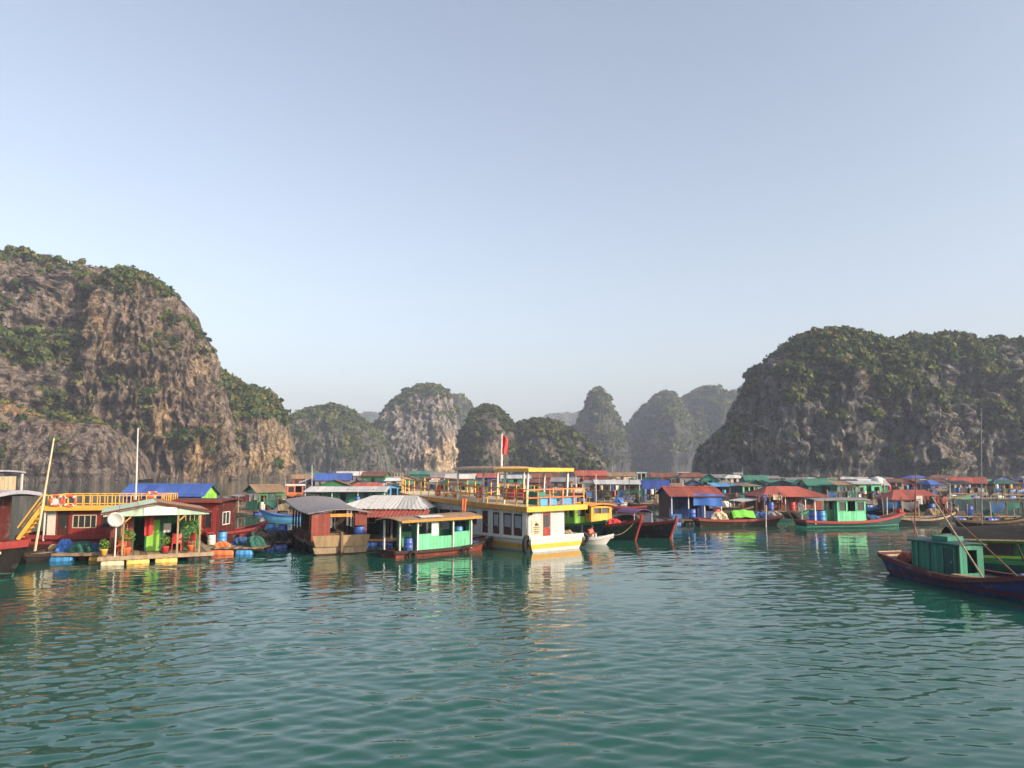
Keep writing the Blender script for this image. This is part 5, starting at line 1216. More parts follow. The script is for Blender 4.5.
# ------------------------------------------------------------------ left edge boat
def left_boat():
    L = 11.0; c = Vector((-21.25 - L / 2 + 0.0, 33.9, 0)); rz = R(-3)
    t = thing('fishing_boat', 'dark hulled boat with red gunwale cut by the left edge', 'boat', c, rz)
    hb, sh = make_hull(t, L, 3.0, 1.25, 1.25, 1.55, hull=BLACK, rail=RED, bs=0.8, draft=0.5, bulw=0.3, railh=0.28, bottom=TEAL, bpow=3.0, rake=0.7, full=2.8)
    wall(t, (-1.0, -1.2), (4.25, -1.2), 0.95, 3.35, DKRED, [('window', 3.2, 3.9, 0.9, 1.8, dict(frame=DKRED)), ('door', 4.2, 4.9, 0.2, 2.1, dict(mat=BRICK))])
    wall(t, (4.25, -1.2), (4.25, 1.2), 0.95, 3.35, DKRED, [('gap', 0.3, 1.1, 0.2, 2.0)]); wall(t, (4.25, 1.2), (-1.0, 1.2), 0.95, 3.35, DKRED); wall(t, (-1.0, 1.2), (-1.0, -1.2), 0.95, 3.35, DKRED)
    MB().grid(lambda u, v: (-1.3 + 6.7 * u, -1.6 + 3.2 * v, 3.5 + 0.16 * math.sin(math.pi * v) ), 4, 6, 0.16).build('roof', LAV, t)
    wall(t, (2.0, -0.9), (4.6, -0.9), 3.6, 4.25, CREAM, [('window', 0.8, 2.2, 0.1, 0.5, dict(frame=CREAM))]); wall(t, (4.6, -0.9), (4.6, 0.9), 3.6, 4.25, CREAM)
    posts(t, [(4.6, -1.3), (4.6, 1.3)], 3.5, 4.45, WHITE, 0.07)
    MB().grid(lambda u, v: (2.6 + 2.1 * u, -1.4 + 2.8 * v, 4.45 + 0.08 * math.sin(math.pi * v)), 3, 4, 0.07).build('upper_roof', LAV, t)
    railing(t, [(3.3, -1.28), (5.1, -0.95)], 1.25, 0.95, STEEL, 0.55, rails=(1.0, 0.66, 0.33), w=0.035)
    net_heap(to_world(c, rz, (4.75, -0.35, 1.0)), 0.3, 0.3, 0.45, CREAM, 'pale sack on the foredeck of the boat at the left edge', 2.0, name='sack', cat='sack')
left_boat()
# ------------------------------------------------------------------ right hand fishing boat and its neighbour
def right_boat():
    a, b = G(893, 572), G(1058, 618)
    a = Vector((17.15, 34.3, 0)); b = Vector((20.3, 23.3, 0)); L = (b - a).length; c = (a + b) / 2; rz = heading(a, b); s = -L / 2
    t = thing('fishing_boat', 'old fishing boat with teal wheelhouse, dark maroon and blue hull at the right', 'boat', c, rz)
    hb, sh = make_hull(t, L, 2.9, 0.85, 0.46, 2.0, hull=NAVY, rail=DKRED, deck=DKWOOD, bs=0.45, draft=0.45, bulw=0.12, stern_rake=0.75, band=DKRED, band_z=(0.12, 0.24), railh=0.14, railw=0.16, full=2.4, bpow=1.35)
    MB().prism([(s - 0.72, -0.55, 0.70), (s - 0.72, 0.55, 0.70), (s - 0.92, 0.62, 0.92), (s - 0.92, -0.62, 0.92)], (0.10, 0, 0)).build('stern_board', PALEWOOD, t)
    # camera sees the starboard (-y) side
    yw = 0.58; x0, x1 = s + 1.1, s + 3.5; z0, z1 = 0.3, 1.58
    wall(t, (x0, -yw), (x1, -yw), z0, z1, TEAL, [('door', 1.65, 2.15, 0.1, 1.15, dict(mat=DKTEAL, frame=TEAL))])
    wall(t, (x1, -yw), (x1, yw), z0, z1, TEAL, [('gap', 0.35, 0.85, 0.2, 1.1)]); wall(t, (x1, yw), (x0, yw), z0, z1, TEAL); wall(t, (x0, yw), (x0, -yw), z0, z1, TEAL)
    for k in range(5): MB().box(x0 + 0.04 + 0.31 * k, x0 + 0.08 + 0.31 * k, -yw - 0.05, -yw - 0.028, z0, z1).build('batten', DKTEAL if k % 2 else TEAL, t)
    MB().box(x0 + 2.3, x0 + 2.37, -yw - 0.06, -yw - 0.028, z0, z1).build('batten', BLACK, t)
    MB().grid(lambda u, v: (x0 - 0.12 + u * 2.65, -yw - 0.12 + v * (2 * yw + 0.24), z1 + 0.05 + 0.07 * math.sin(math.pi * v)), 4, 6, 0.06).build('wheelhouse_roof', DKTEAL, t)
    MB().box(x0 + 0.9, x0 + 1.7, -0.4, 0.4, z1 + 0.1, z1 + 0.28).build('hatch', TEAL, t)
    MB().box(s + 3.4, s + 6.4, -0.95, -0.5, 0.42, 0.50).build('side_deck', PALEWOOD, t)
    pt = lambda x, y, z: to_world(c, rz, (x, y, z))
    # gallows poles on deck
    for i, (p, q, r, mt, lab) in enumerate((
            (pt(s + 4.6, -0.5, 0.3), W(932, 497, 31.6), 0.038, PALEWOOD, 'pale pole leaning back over the teal wheelhouse'),
            (pt(s + 6.3, -0.3, 0.3), W(936, 501, 31.2), 0.034, WOOD, 'long brown pole slanting across the open foredeck of the right boat'),
            (pt(s + 1.05, -0.5, 0.5), W(916, 474, 33.2), 0.03, BRICK, 'thin reddish upright pole behind the teal wheelhouse'),
            (pt(s + 0.95, 0.35, 0.5), W(911, 516, 33.6), 0.035, GREYP, 'short grey stake at the stern of the right boat'),
            (pt(s + 6.0, 0.2, 0.3), pt(s + 5.4, 0.2, 1.8), 0.045, DKWOOD, 'dark short prop on the foredeck of the right boat'))):
        pole_thing(p, q, r, mt, lab, taper=0.7)
    net_heap(pt(s + 0.35, 0, 0.62), 0.5, 0.4, 0.35, BRICK, 'red brown net heap on the stern of the right boat', 1.0)
    net_heap(pt(s + 5.6, 0.3, 0.26), 0.5, 0.4, 0.45, NAVY, 'dark blue net heap on the foredeck of the right boat', 2.0)
    net_heap(pt(s + 7.3, 0.2, 0.3), 0.55, 0.45, 0.5, BLACK, 'black net heap near the bow of the right boat', 3.0)
    crate(pt(s + 6.3, -0.4, 0.28), PLASTIC_WHITE, 'white fish crate on the foredeck of the right boat', rz, (0.8, 0.5, 0.35)); crate(pt(s + 6.7, 0.5, 0.28), PLASTIC_BLUE, 'blue fish crate behind the white one on the right boat', rz, (0.6, 0.45, 0.32))
    net_heap(pt(s + 6.9, -0.6, 0.4), 0.35, 0.3, 0.25, CREAM, 'pale sack on the side deck of the right boat', 5.0, name='sack', cat='sack')
right_boat()
def black_tarp_boat():
    a, b = Vector((20.6, 36.2, 0)), Vector((27.5, 33.6, 0)); L = (b - a).length; c = (a + b) / 2; rz = heading(a, b); s = -L / 2
    t = thing('fishing_boat', 'boat with lime green cabin under a black tarp awning at the right edge', 'boat', c, rz)
    hb, sh = make_hull(t, L, 2.6, 0.6, 0.5, 0.9, hull=DKTEAL, rail=GREEN, bs=0.7, draft=0.4, bulw=0.2)
    wall(t, (s + 0.5, -1.0), (s + 5.6, -1.0), 0.3, 1.46, GREEN, [('window', 0.35, 1.5, 0.45, 1.0, dict(frame=BROWN, panes=2)), ('gap', 2.0, 3.0, 0.4, 1.0), ('gap', 3.2, 4.4, 0.4, 1.0)], frame=LIME)
    wall(t, (s + 0.5, 1.0), (s + 0.5, -1.0), 0.3, 1.46, BRICK, [('door', 0.6, 1.3, 0, 1.05)])
    for zz in (0.70, 1.36): MB().box(s + 0.45, s + 5.65, -1.06, -1.03, zz - 0.06, zz + 0.05).build('wall_rail', LIME, t)
    posts(t, [(s + 0.45, -1.08), (s + 2.6, -1.08), (s + 4.1, -1.08), (s + 5.7, -1.08)], 0.4, 1.50, ORANGE, 0.07)
    def fn(u, v): return (s - 0.4 + u * 7.6, -1.9 + v * 3.6, 1.48 + 0.06 * u + 0.75 * math.sin(math.pi * min(v * 1.0, 1)) * (0.55 + 0.45 * u) + 0.03 * math.sin(17 * u) * math.sin(9 * v))
    MB().grid(fn, 24, 12, 0.03).build('tarp_awning', TARP_BLACK, t)
    MB().bar((s - 0.5, -1.92, 1.48), (s + 7.0, -1.92, 1.55), 0.06).build('awning_pole', PALEWOOD, t)
    pt = lambda x, y, z: to_world(c, rz, (x, y, z))
    net_heap(pt(s + 4.5, -0.1, 2.1), 0.5, 0.3, 0.22, PLASTIC_WHITE, 'white bundle on top of the black tarp awning', 3.3, name='bundle', cat='bundle')
    net_heap(pt(s + 3.2, -0.1, 2.02), 0.35, 0.3, 0.3, NETBLUE, 'blue bundle on top of the black tarp awning', 4.3, name='bundle', cat='bundle')
black_tarp_boat()
mb2 = G(982, 528); pole_thing(Vector((mb2.x, mb2.y, 0.2)), W(981, 408, mb2.y), 0.045, GREYP, 'tall thin grey mast rising above the right hill foot', 'mast', 'mast', stay=Vector((mb2.x + 3, mb2.y + 1, 2)))

# dark moored work raft between the red sampan and the grey roofed boat
def work_raft():
    c = Vector((W(264, 545, 46).x, 46.5, 0)); t = thing('raft', 'dark work raft heaped with nets left of the grey roofed boat', 'raft', c, R(20))
    for i in range(9): MB().box(-1.3 + 0.29 * i, -1.04 + 0.29 * i, -2.0, 2.2, 0.30, 0.36).build('plank', DKWOOD if i % 2 else WOOD, t)
    for y in (-1.8, 0.1, 2.0): MB().box(-1.35, 1.35, y - 0.06, y + 0.06, 0.2, 0.298).build('beam', DKWOOD, t)
    float_barrels(t, [(-0.8, -1.7), (0.6, -1.7), (-0.8, 1.8), (0.6, 1.8)], [BLACK, PLASTIC_BLUE], z=-0.02)
    for i, (x, y, m, l) in enumerate(((-0.6, -1.2, BLACK, 'black net heap at the front of the dark work raft'), (0.5, -0.9, CHAR, 'charcoal net heap at the right of the dark work raft'), (-0.5, 0.3, DKWOOD, 'brown net heap in the middle of the dark work raft'), (0.5, 1.0, NETBLUE, 'blue net heap at the back of the dark work raft'))):
        net_heap(to_world(c, R(20), (x, y, 0.36)), 0.6, 0.55, 0.55, m, l, i * 2.1)
    drum(to_world(c, R(20), (0.9, 0.1, 0.36)), PLASTIC_BLUE, 'blue barrel on the dark work raft', h=0.8); drum(to_world(c, R(20), (0.3, 1.8, 0.36)), PLASTIC_SKY, 'light blue barrel at the back of the dark work raft', h=0.8)
work_raft()
# ------------------------------------------------------------------ mid channel boats
def cabin_boat(a, b, B, label, hull, rail, zs, zm, zb, cabin=None, stem=None, bottom=None, band=None, name='fishing_boat', bs=0.7, bulw=0.18, group=None):
    """cabin: (x0,x1 as fractions from stern, wall material, z top of wall, roof material, z roof, open part from fraction)"""
    L = (b - a).length; c = (a + b) / 2; rz = heading(a, b); s = -L / 2
    t = thing(name, label, 'boat', (c.x, c.y, 0), rz, group)
    hb, sh = make_hull(t, L, B, zs, zm, zb, hull=hull, rail=rail, bs=bs, draft=0.35, bulw=bulw, stem=stem, bottom=bottom, band=band, railw=0.12, railh=0.15)
    if cabin:
        f0, f1, wm, zw, rm, zr = cabin[:6]; x0, x1 = s + f0 * L, s + f1 * L; yw = B * 0.36; zf = zm - bulw; W_ = x1 - x0; H = zr - zf - 0.05
        n = max(1, int(W_ / 0.75)); ops = [('window' if i % 2 == 0 else 'gap', 0.1 + i * (W_ - 0.1) / n, (i + 1) * (W_ - 0.1) / n, zw - zf, H - 0.08, dict(frame=wm, panes=1)) for i in range(n)]
        wall(t, (x0, -yw), (x1, -yw), zf, zf + H, wm, ops); wall(t, (x1, yw), (x0, yw), zf, zf + H, wm, ops)
        wall(t, (x1, -yw), (x1, yw), zf, zf + H, cabin[6] if len(cabin) > 6 else wm, [('window', 0.15, 2 * yw - 0.15, (zw - zf), H - 0.08, dict(frame=wm))]); wall(t, (x0, yw), (x0, -yw), zf, zf + H, wm, [('gap', 0.3 * yw, 1.5 * yw, 0, H - 0.15)])
        fr = cabin[7] if len(cabin) > 7 else f0 - 0.03
        X0, X1 = s + fr * L, x1 + 0.25
        MB().grid(lambda u, v: (X0 + u * (X1 - X0), -B * 0.46 + v * B * 0.92, zr + 0.12 * math.sin(math.pi * v) + (0.012 if round(u * 40) % 2 else -0.012)), 40, 6, 0.05).build('roof', rm, t)
        if fr < f0 - 0.05: posts(t, [(X0 + 0.1, -B * 0.38), (X0 + 0.1, B * 0.38)], zf, zr, WHITE, 0.07)
    return t, (lambda x, y, z: to_world((c.x, c.y, 0), rz, (s + x * L, y, z)))
V2 = lambda x, y: Vector((x, y, 0))
_, ptN = cabin_boat(V2(3.9, 57.0), V2(7.85, 49.6), 2.3, 'dark green boat with bright red stem post and yellow cabin', C('dark_green_hull', 30, 66, 48, wear=0.3), RED, 0.7, 0.7, 1.35, cabin=(0.28, 0.55, YELLOW, 1.45, OCHRE, 2.05, YELLOW), stem=RED)
_, ptO = cabin_boat(V2(6.3, 58.6), V2(10.35, 51.0), 2.3, 'charcoal hulled boat with red stem beside the dark green boat', CHAR, RED, 0.72, 0.72, 1.22, cabin=None, stem=RED)
net_heap(ptO(0.45, 0, 0.7), 1.0, 0.7, 0.5, BLACK, 'black net heap on the charcoal hulled boat', 1.4); net_heap(ptN(0.72, 0, 0.75), 0.5, 0.4, 0.45, CLOTH_RED, 'red tarp bundle on the foredeck of the dark green boat', 1.7, name='tarp_bundle', cat='tarp')
o = MB().grid(lambda u, v: ((u - 0.5) * 2.2, (v - 0.5) * 1.6, 1.55 - 0.25 * abs(2 * v - 1) ** 2), 6, 6, 0.03).build('awning', C('violet_tarp', 96, 60, 120, wear=0.1), None); o.location = ptO(0.55, 0, 0.2); o.rotation_euler = (0, 0, heading(V2(6.3, 58.6), V2(10.35, 51.0))); tag(o, 'violet awning over the charcoal hulled boat', 'awning')
for k in (-1, 1):
    for x in (-1.0, 1.0): MB().bar((x, k * 0.75, -0.1), (x, k * 0.75, 1.32), 0.05).build('post', STEEL, o)
cabin_boat(V2(2.6, 58.2), V2(5.9, 51.2), 2.2, 'lime sided boat with green roof between the tour boat and the red stem boat', DKTEAL, GREEN, 0.7, 0.7, 1.2, cabin=(0.12, 0.72, LIME, 1.25, GREEN, 1.95))
cabin_boat(V2(1.2, 62.0), V2(4.4, 54.5), 2.2, 'dark boat with open deck behind the lime sided boat', CHAR, DKWOOD, 0.7, 0.7, 1.2, cabin=(0.1, 0.5, DKTEAL, 1.3, ROOF_GREY, 2.0))
t = sampan(V2(4.0, 47.9), V2(5.75, 47.2), 1.0, 'small white dinghy tied behind the tour boat stern', PLASTIC_WHITE, PLASTIC_WHITE, 0.42, 0.38, 0.62)
person(Vector((4.7, 47.6, 0.24)), R(-40), 'person in red shirt crouching in the small white dinghy', CLOTH_RED, CLOTH_WHITE, 'sit')
person(Vector((4.85, 53.4, 0.62)), R(-90), 'person in dark clothes standing on the lime sided boat', CLOTH_DARK, CLOTH_DARK, 'stand', 0.98)
a, b = G(803, 528), G(899, 526)
_, ptS = cabin_boat(a, b, 2.2, 'boat with mint cabin and long red gunwale in the right channel', DKTEAL, RED, 0.62, 0.50, 1.05, cabin=(0.29, 0.58, MINT, 1.25, ROOF_GREY, 2.15, MINT, 0.05), bottom=MINT)
drum(ptS(0.07, -0.45, 0.36), PLASTIC_BLUE, 'blue barrel at the stern of the mint cabin boat', h=0.95, r=0.3); drum(ptS(0.15, -0.5, 0.36), PLASTIC_SKY, 'light blue barrel next to the mint cabin', h=0.95, r=0.3)
net_heap(ptS(0.70, 0, 0.42), 0.8, 0.5, 0.45, NETBLUE, 'blue net heap on the foredeck of the mint cabin boat', 1.9); net_heap(ptS(0.62, -0.2, 0.4), 0.4, 0.4, 0.5, CHAR, 'grey net heap against the front of the mint cabin', 2.9)
a, b = G(699, 526), G(777, 525)
_, ptQ = cabin_boat(a, b, 1.8, 'low open boat with bright lime tarp and red gunwale', DKWOOD, BRICK, 0.6, 0.5, 0.75)
o = MB().grid(lambda u, v: ((u - 0.5) * 1.75, (v - 0.5) * 1.5, 0.62 - 0.5 * abs(2 * v - 1) ** 1.6 - 0.12 * abs(2 * u - 1) ** 3 + 0.03 * math.sin(14 * u)), 14, 10, 0.02).build('tarp', TARP_LIME, None); o.location = ptQ(0.55, 0, 0.6); tag(o, 'bright lime green tarp over the low open boat', 'tarp')
net_heap(ptQ(0.80, 0, 0.5), 0.7, 0.45, 0.5, NETBLUE, 'blue white net heap beside the lime tarp', 2.2); net_heap(ptQ(0.26, 0, 0.5), 0.6, 0.45, 0.55, CREAM, 'pale sack heap left of the lime tarp', 3.2, name='sack_heap', cat='sack')

# ------------------------------------------------------------------ village houses
def mh(px, base, wpx, eave, ridge, wallm, roofm, label, d=None, rz=0.0, **k):
    c = G(px, base); Y = c.y; w = max(1.8, wpx * Y / F_PX); zt = W(px, eave, Y).z; zr = W(px, ridge, Y).z
    d = d or min(max(2.4, w * 0.6), 4.5)
    k.setdefault('lean', True); HOUSES.append((label, c, w, d, R(rz), k.get('verandah', 0)))
    return simple_house(Vector((c.x, Y + d / 2, 0)), R(rz), w, d, 0.4, zt, wallm, roofm, label, rise=max(0.12, zr - zt), **k)
HOUSES = []
mh(259, 514, 26, 491, 485, GREEN, ROOF_TAN, 'green shed with tan gable roof behind the red sampans', d=3.2, rz=38, left=MINT, gable=TEAL)
mh(345, 507, 76, 491.5, 487, TEAL, ROOF_WHITE, 'long teal house with white lean-to roof behind the grey roofed boat', roof='shed', verandah=0.9, rz=4, d=3.0)
mh(332, 500, 34, 486, 479.5, GREEN, ROOF_RUST, 'green house with rust brown gable behind the long teal house', axis='y', rz=10)
mh(365, 499, 36, 489, 482.5, GREEN, ROOF_RED, 'house with orange red hipped roof behind the long teal house', roof='hip', rz=-6)
mh(331, 491, 34, 479.5, 473.5, GREYP, ROOF_BLUE, 'grey house with blue roof far behind the grey roofed boat', rz=8)
mh(391, 503, 22, 487.5, 483.5, SKYBLUE, ROOF_GREY, 'light blue hut with grey roof left of the tour boat bow', rz=12, axis='y')
mh(393, 494, 15, 481, 478, CREAM, ROOF_WHITE, 'small cream hut with white roof near the tour boat bow', roof='shed')
mh(374, 488, 24, 475.5, 472, GREEN, ROOF_RUST, 'small green hut with rusty roof below the rounded hill', rz=-8)
mh(349, 486, 26, 475, 471.5, GREYP, ROOF_WHITE, 'grey hut with pale roof below the rounded hill')
mh(422, 486, 26, 474.5, 471, TEAL, ROOF_GREEN, 'teal hut with green roof below the domed tower', roof='shed')
mh(441, 488, 22, 476.5, 472.5, WHITE, ROOF_GREY, 'white hut with grey roof below the domed tower', rz=10)
mh(460, 491, 28, 478, 474, GREEN, ROOF_WHITE, 'green hut with white roof behind the tour boat rail', rz=-6)
mh(407, 489, 16, 478.5, 475.5, CREAM, ROOF_RUST, 'cream hut with rusty roof at the tour boat bow', axis='y')
mh(486, 488, 26, 477, 473.5, BLUE, ROOF_RED, 'blue hut with red roof seen under the tour boat canopy')
mh(516, 490, 28, 478.5, 475, TEAL, ROOF_WHITE, 'teal hut with white roof seen through the tour boat stern rail', roof='shed')
mh(545, 487, 26, 477, 473, BRICK, ROOF_RUST, 'brick red hut seen beyond the tour boat stern canopy')
mh(566, 493, 26, 481, 477.5, GREYP, ROOF_GREY, 'grey hut right of the tour boat stern canopy', rz=-10)
mh(302, 489, 22, 478, 474.5, BRICK, ROOF_TAN, 'brick red hut with tan roof below the left shoulder', rz=14)
mh(592, 487, 30, 475, 470.5, BRICK, ROOF_RED, 'brick red house with red roof below the two humped hill', rz=-4)
mh(622, 486, 26, 475.5, 472.5, CREAM, ROOF_TAN, 'cream house with tan roof right of the brick red house', rz=5)
mh(618, 498, 42, 484, 480, CHAR, ROOF_WHITE, 'open grey shelter with white lean-to roof right of the tour boat', roof='shed', verandah=1.2, d=2.6, rz=-4)
mh(598, 495, 20, 486, 481, WOOD, ROOF_GREY, 'wooden shelter with grey roof beside the open grey shelter', axis='y', verandah=0.8)
mh(657, 497, 27, 488.5, 480.5, DKTEAL, TARP_DBLUE, 'shelter under a steep dark blue tarp roof', rz=-5, over=0.1)
mh(664, 485, 24, 476.5, 473, DKRED, ROOF_RUST, 'dark red hut far behind the dark blue tarp shelter')
mh(694, 488, 28, 477, 472.5, GREYP, ROOF_RUST, 'grey hut with rusty hipped roof below the hazy hills', roof='hip')
mh(711, 492, 17, 480, 474, TEAL, DKTEAL, 'teal gabled hut with dark roof left of the light blue roof', axis='y', rz=-8)
mh(726, 498, 24, 486.5, 483, CHAR, SKYBLUE, 'charcoal hut with light blue lean-to roof', roof='shed')
mh(748, 500, 20, 486, 483.5, MINT, ROOF_TAN, 'mint cube hut with dark teal left wall', roof='shed', rz=22, left=DKTEAL, d=2.6)  # left wall's shade is put into its colour as dark teal
mh(735, 486, 18, 478, 475, CREAM, ROOF_WHITE, 'cream hut with white roof behind the mint cube hut', roof='hip')
mh(757, 488, 22, 479.5, 475.5, GREEN, ROOF_GREEN, 'green hut with green roof behind the mint cube hut')
mh(788, 491, 36, 482.5, 480, DKTEAL, ROOF_GREEN, 'long dark teal hut with low green roof', roof='shed')
P = mh(692, 523, 48, 494.5, 487, BLUE, ROOF_RED, 'blue walled house with orange red roof and bright blue tarp curtain', left=BROWN, rz=4, verandah=1.0, d=3.2)
mh(790, 514, 62, 496, 486.5, BRICK, ROOF_RED, 'broad brick red house with orange red hipped roof', roof='hip', right=GREEN, rz=6, verandah=0.8, d=4.0)
mh(824, 499, 30, 484.5, 479, TEAL, ROOF_GREEN, 'dark teal house with green gable roof, left of the mint pair', d=3.6, left=DKTEAL)
mh(849, 500, 22, 485, 481, MINT, ROOF_TAN, 'mint house with tan lean-to roof beside the dark teal house', roof='shed', left=TEAL)
mh(869, 500, 26, 484, 481, MINT, ROOF_WHITE, 'mint house with white roof and water tank', roof='shed')
mh(918, 516, 50, 499.5, 490, CHAR, ROOF_RED, 'charcoal house with broad orange red hipped roof on the right dock', roof='hip', rz=-4, verandah=0.8)
mh(905, 491, 24, 482.5, 479, ORANGE, ROOF_RUST, 'orange shelter with green end wall below the right hill', right=GREEN, rz=-14)
mh(973, 491, 30, 482.5, 477.5, CHAR, ROOF_RED, 'dark hut with red roof and lime end wall at the right', right=LIME, rz=-24, rops=[('window', 0.9, 1.2, 1.5, 1.6)])
mh(1008, 490, 26, 483, 480.5, WOOD, ROOF_RUST, 'brown wooden hut with rusty roof at the right edge', roof='shed')
mh(941, 488, 26, 482, 480, WOOD, ROOF_RUST, 'low brown wooden hut between the orange shelter and the lime ended hut', roof='shed')
mh(886, 487, 18, 480.5, 478, GREYP, ROOF_GREY, 'small grey hut behind the water tank')
mh(770, 485, 18, 478, 476, WOOD, ROOF_GREY, 'small wooden hut below the foot of the right hill')
mh(808, 486, 20, 479.5, 477.5, WOOD, ROOF_WHITE, 'pale roofed wooden hut below the right hill', roof='shed')
mh(716, 485, 20, 477, 474.5, BLUE, ROOF_GREY, 'small blue hut at the foot of the right hill', rz=7)
mh(640, 485, 18, 476.5, 474, TEAL, ROOF_RUST, 'small teal hut below the hazy pointed hill', rz=-7)
mh(314, 486, 18, 476, 473, WHITE, ROOF_GREEN, 'white hut with green roof below the left shoulder', rz=-7)
o = MB().grid(lambda u, v: ((u - 0.5) * 2.35, 0.05 * math.sin(9 * u), -0.95 * v + 0.04 * math.sin(5 * u)), 12, 4).build('tarp_curtain', TARP_BLUE, None); cP = G(704, 523); o.location = (cP.x + 0.1, cP.y - 1.05, 2.42); tag(o, 'bright blue tarp hung along the front of the blue walled house', 'tarp')
k_ = G(876, 499)
t = thing('water_tank', 'white water tank behind the mint house', 'tank', (k_.x + 1.0, k_.y + 1.5, 0.4))
MB().lathe([(0.75, 1.7), (0.8, 1.75), (0.8, 2.5), (0.7, 2.62), (0.25, 2.7), (0.2, 2.78)], n=18).build('tank', PLASTIC_WHITE, t, True)
for x in (-0.6, 0.6):
    for y in (-0.6, 0.6): MB().box(x - 0.05, x + 0.05, y - 0.05, y + 0.05, 0, 1.7).build('leg', WOOD, t)

# the packed back rows: every hut with its own pair of colours
rgf = random.Random(9)
WALLS = [('teal', TEAL), ('grey', GREYP), ('brown', WOOD), ('cream', CREAM), ('blue', BLUE), ('maroon', DKRED), ('white', WHITE), ('dark green', DKTEAL), ('mint', MINT), ('ochre', OCHRE)]
ROOFS = [('rusty', ROOF_RUST), ('grey', ROOF_GREY), ('tan', ROOF_TAN), ('white', ROOF_WHITE), ('dark green', DKTEAL), ('blue', ROOF_BLUE), ('green', ROOF_GREEN), ('charcoal', CHAR)]
ZONES = [(300, 400, 'left of the tour boat', 8), (405, 470, 'behind the tour boat bow', 5), (470, 580, 'behind the tour boat canopy', 7), (585, 690, 'right of the tour boat', 10), (690, 800, 'below the left end of the right hill', 10), (800, 900, 'behind the mint houses', 9), (900, 1030, 'below the pale cliff at the right', 10)]
for (xa, xb, zone, n) in ZONES:
    combos = [(w, r) for w in WALLS for r in ROOFS]; rgf.shuffle(combos)
    for i in range(n):
        (wn1, wm), (rn1, rm) = combos[i]; px = xa + (xb - xa) * (i + rgf.uniform(0.1, 0.9)) / n
        base = rgf.uniform(482.5, 488.5) if i % 2 else rgf.uniform(490, 496); k = (base - 466) / 20
        hgt = rgf.uniform(9, 13) * k * 0.62
        mh(px, base, rgf.uniform(14, 26), base - hgt, base - hgt - rgf.uniform(2.0, 4.2) * max(0.8, k * 0.8), wm, rm, 'back row %s hut with %s roof %s' % (wn1, rn1, zone), rz=rgf.uniform(-25, 25), roof=rgf.choice(['gable', 'gable', 'shed', 'hip']), axis=rgf.choice(['x', 'y']), group='huts in the back rows')
# ------------------------------------------------------------------ fish cage rafts, dock, net pen
def fish_raft(px, base, wpx, depth, label, nx=4, ny=3, rz=0.0, mats=(PLASTIC_BLUE, BLACK, PLASTIC_WHITE), post=True, seed=0):
    c = G(px, base); w = wpx * c.y / F_PX; t = thing('fish_raft', label, 'raft', (c.x, c.y + depth / 2, 0), R(rz)); rg = random.Random(seed + px)
    for j in range(ny): y = -depth / 2 + depth * j / (ny - 1); MB().box(-w / 2 - 0.3, w / 2 + 0.3, y - 0.16, y + 0.16, 0.28, 0.36).build('walkway', PALEWOOD if j % 2 == 0 else WOOD, t)
    for i in range(nx): x = -w / 2 + w * i / (nx - 1); MB().box(x - 0.14, x + 0.14, -depth / 2 - 0.25, depth / 2 + 0.25, 0.20, 0.277).build('beam', WOOD, t)
    float_barrels(t, [(-w / 2 + w * (i + 0.5) / (nx - 1), -depth / 2) for i in range(nx - 1)] + [(-w / 2 + w * (i + 0.5) / (nx - 1), depth / 2) for i in range(nx - 1)], mats, z=-0.05)
    if post:
        for i in range(nx):
            x = -w / 2 + w * i / (nx - 1); h = rg.uniform(0.9, 1.9); MB().bar((x, -depth / 2 + 0.1, 0.2), (x + rg.uniform(-.1, .1), -depth / 2 + 0.1, h), 0.07).build('post', PALEWOOD, t)
    return t
RAFTS = [fish_raft(640, 506, 70, 6, 'fish cage raft between the open grey shelter and the blue walled house', 5, 3), fish_raft(735, 510, 60, 6, 'fish cage raft behind the lime tarp boat', 5, 3), fish_raft(850, 506, 90, 6, 'fish cage raft behind the mint cabin boat', 6, 3),
    fish_raft(960, 520, 110, 3.0, 'long plank dock on barrels behind the right fishing boat', 8, 2, mats=(WOOD, PLASTIC_BLUE)), fish_raft(940, 494, 110, 8, 'far fish cage raft below the right hill', 7, 4), fish_raft(640, 495, 90, 7, 'far fish cage raft left of the dark blue tarp shelter', 6, 3),
    fish_raft(780, 499, 70, 6, 'far fish cage raft right of the mint cube hut', 5, 3), fish_raft(285, 508, 34, 5, 'small fish cage raft beside the green shed', 3, 3), fish_raft(560, 500, 60, 6, 'fish cage raft behind the tour boat stern', 5, 3), fish_raft(440, 497, 90, 6, 'fish cage raft behind the tour boat bow', 6, 3), fish_raft(205, 512, 60, 6, 'fish cage raft behind the deep red house boat', 4, 3), fish_raft(690, 501, 60, 5, 'fish cage raft behind the blue walled house', 6, 3), fish_raft(830, 512, 70, 5, 'fish cage raft right of the broad brick red house', 6, 3), fish_raft(985, 505, 70, 6, 'fish cage raft behind the net pen', 6, 3), fish_raft(905, 507, 60, 5, 'fish cage raft behind the charcoal house', 6, 3), fish_raft(590, 512, 40, 5, 'fish cage raft behind the lime sided boat', 5, 3), fish_raft(340, 515, 60, 5, 'fish cage raft in front of the long teal house', 5, 3), fish_raft(1000, 497, 60, 6, 'far fish cage raft at the right edge', 6, 3)]
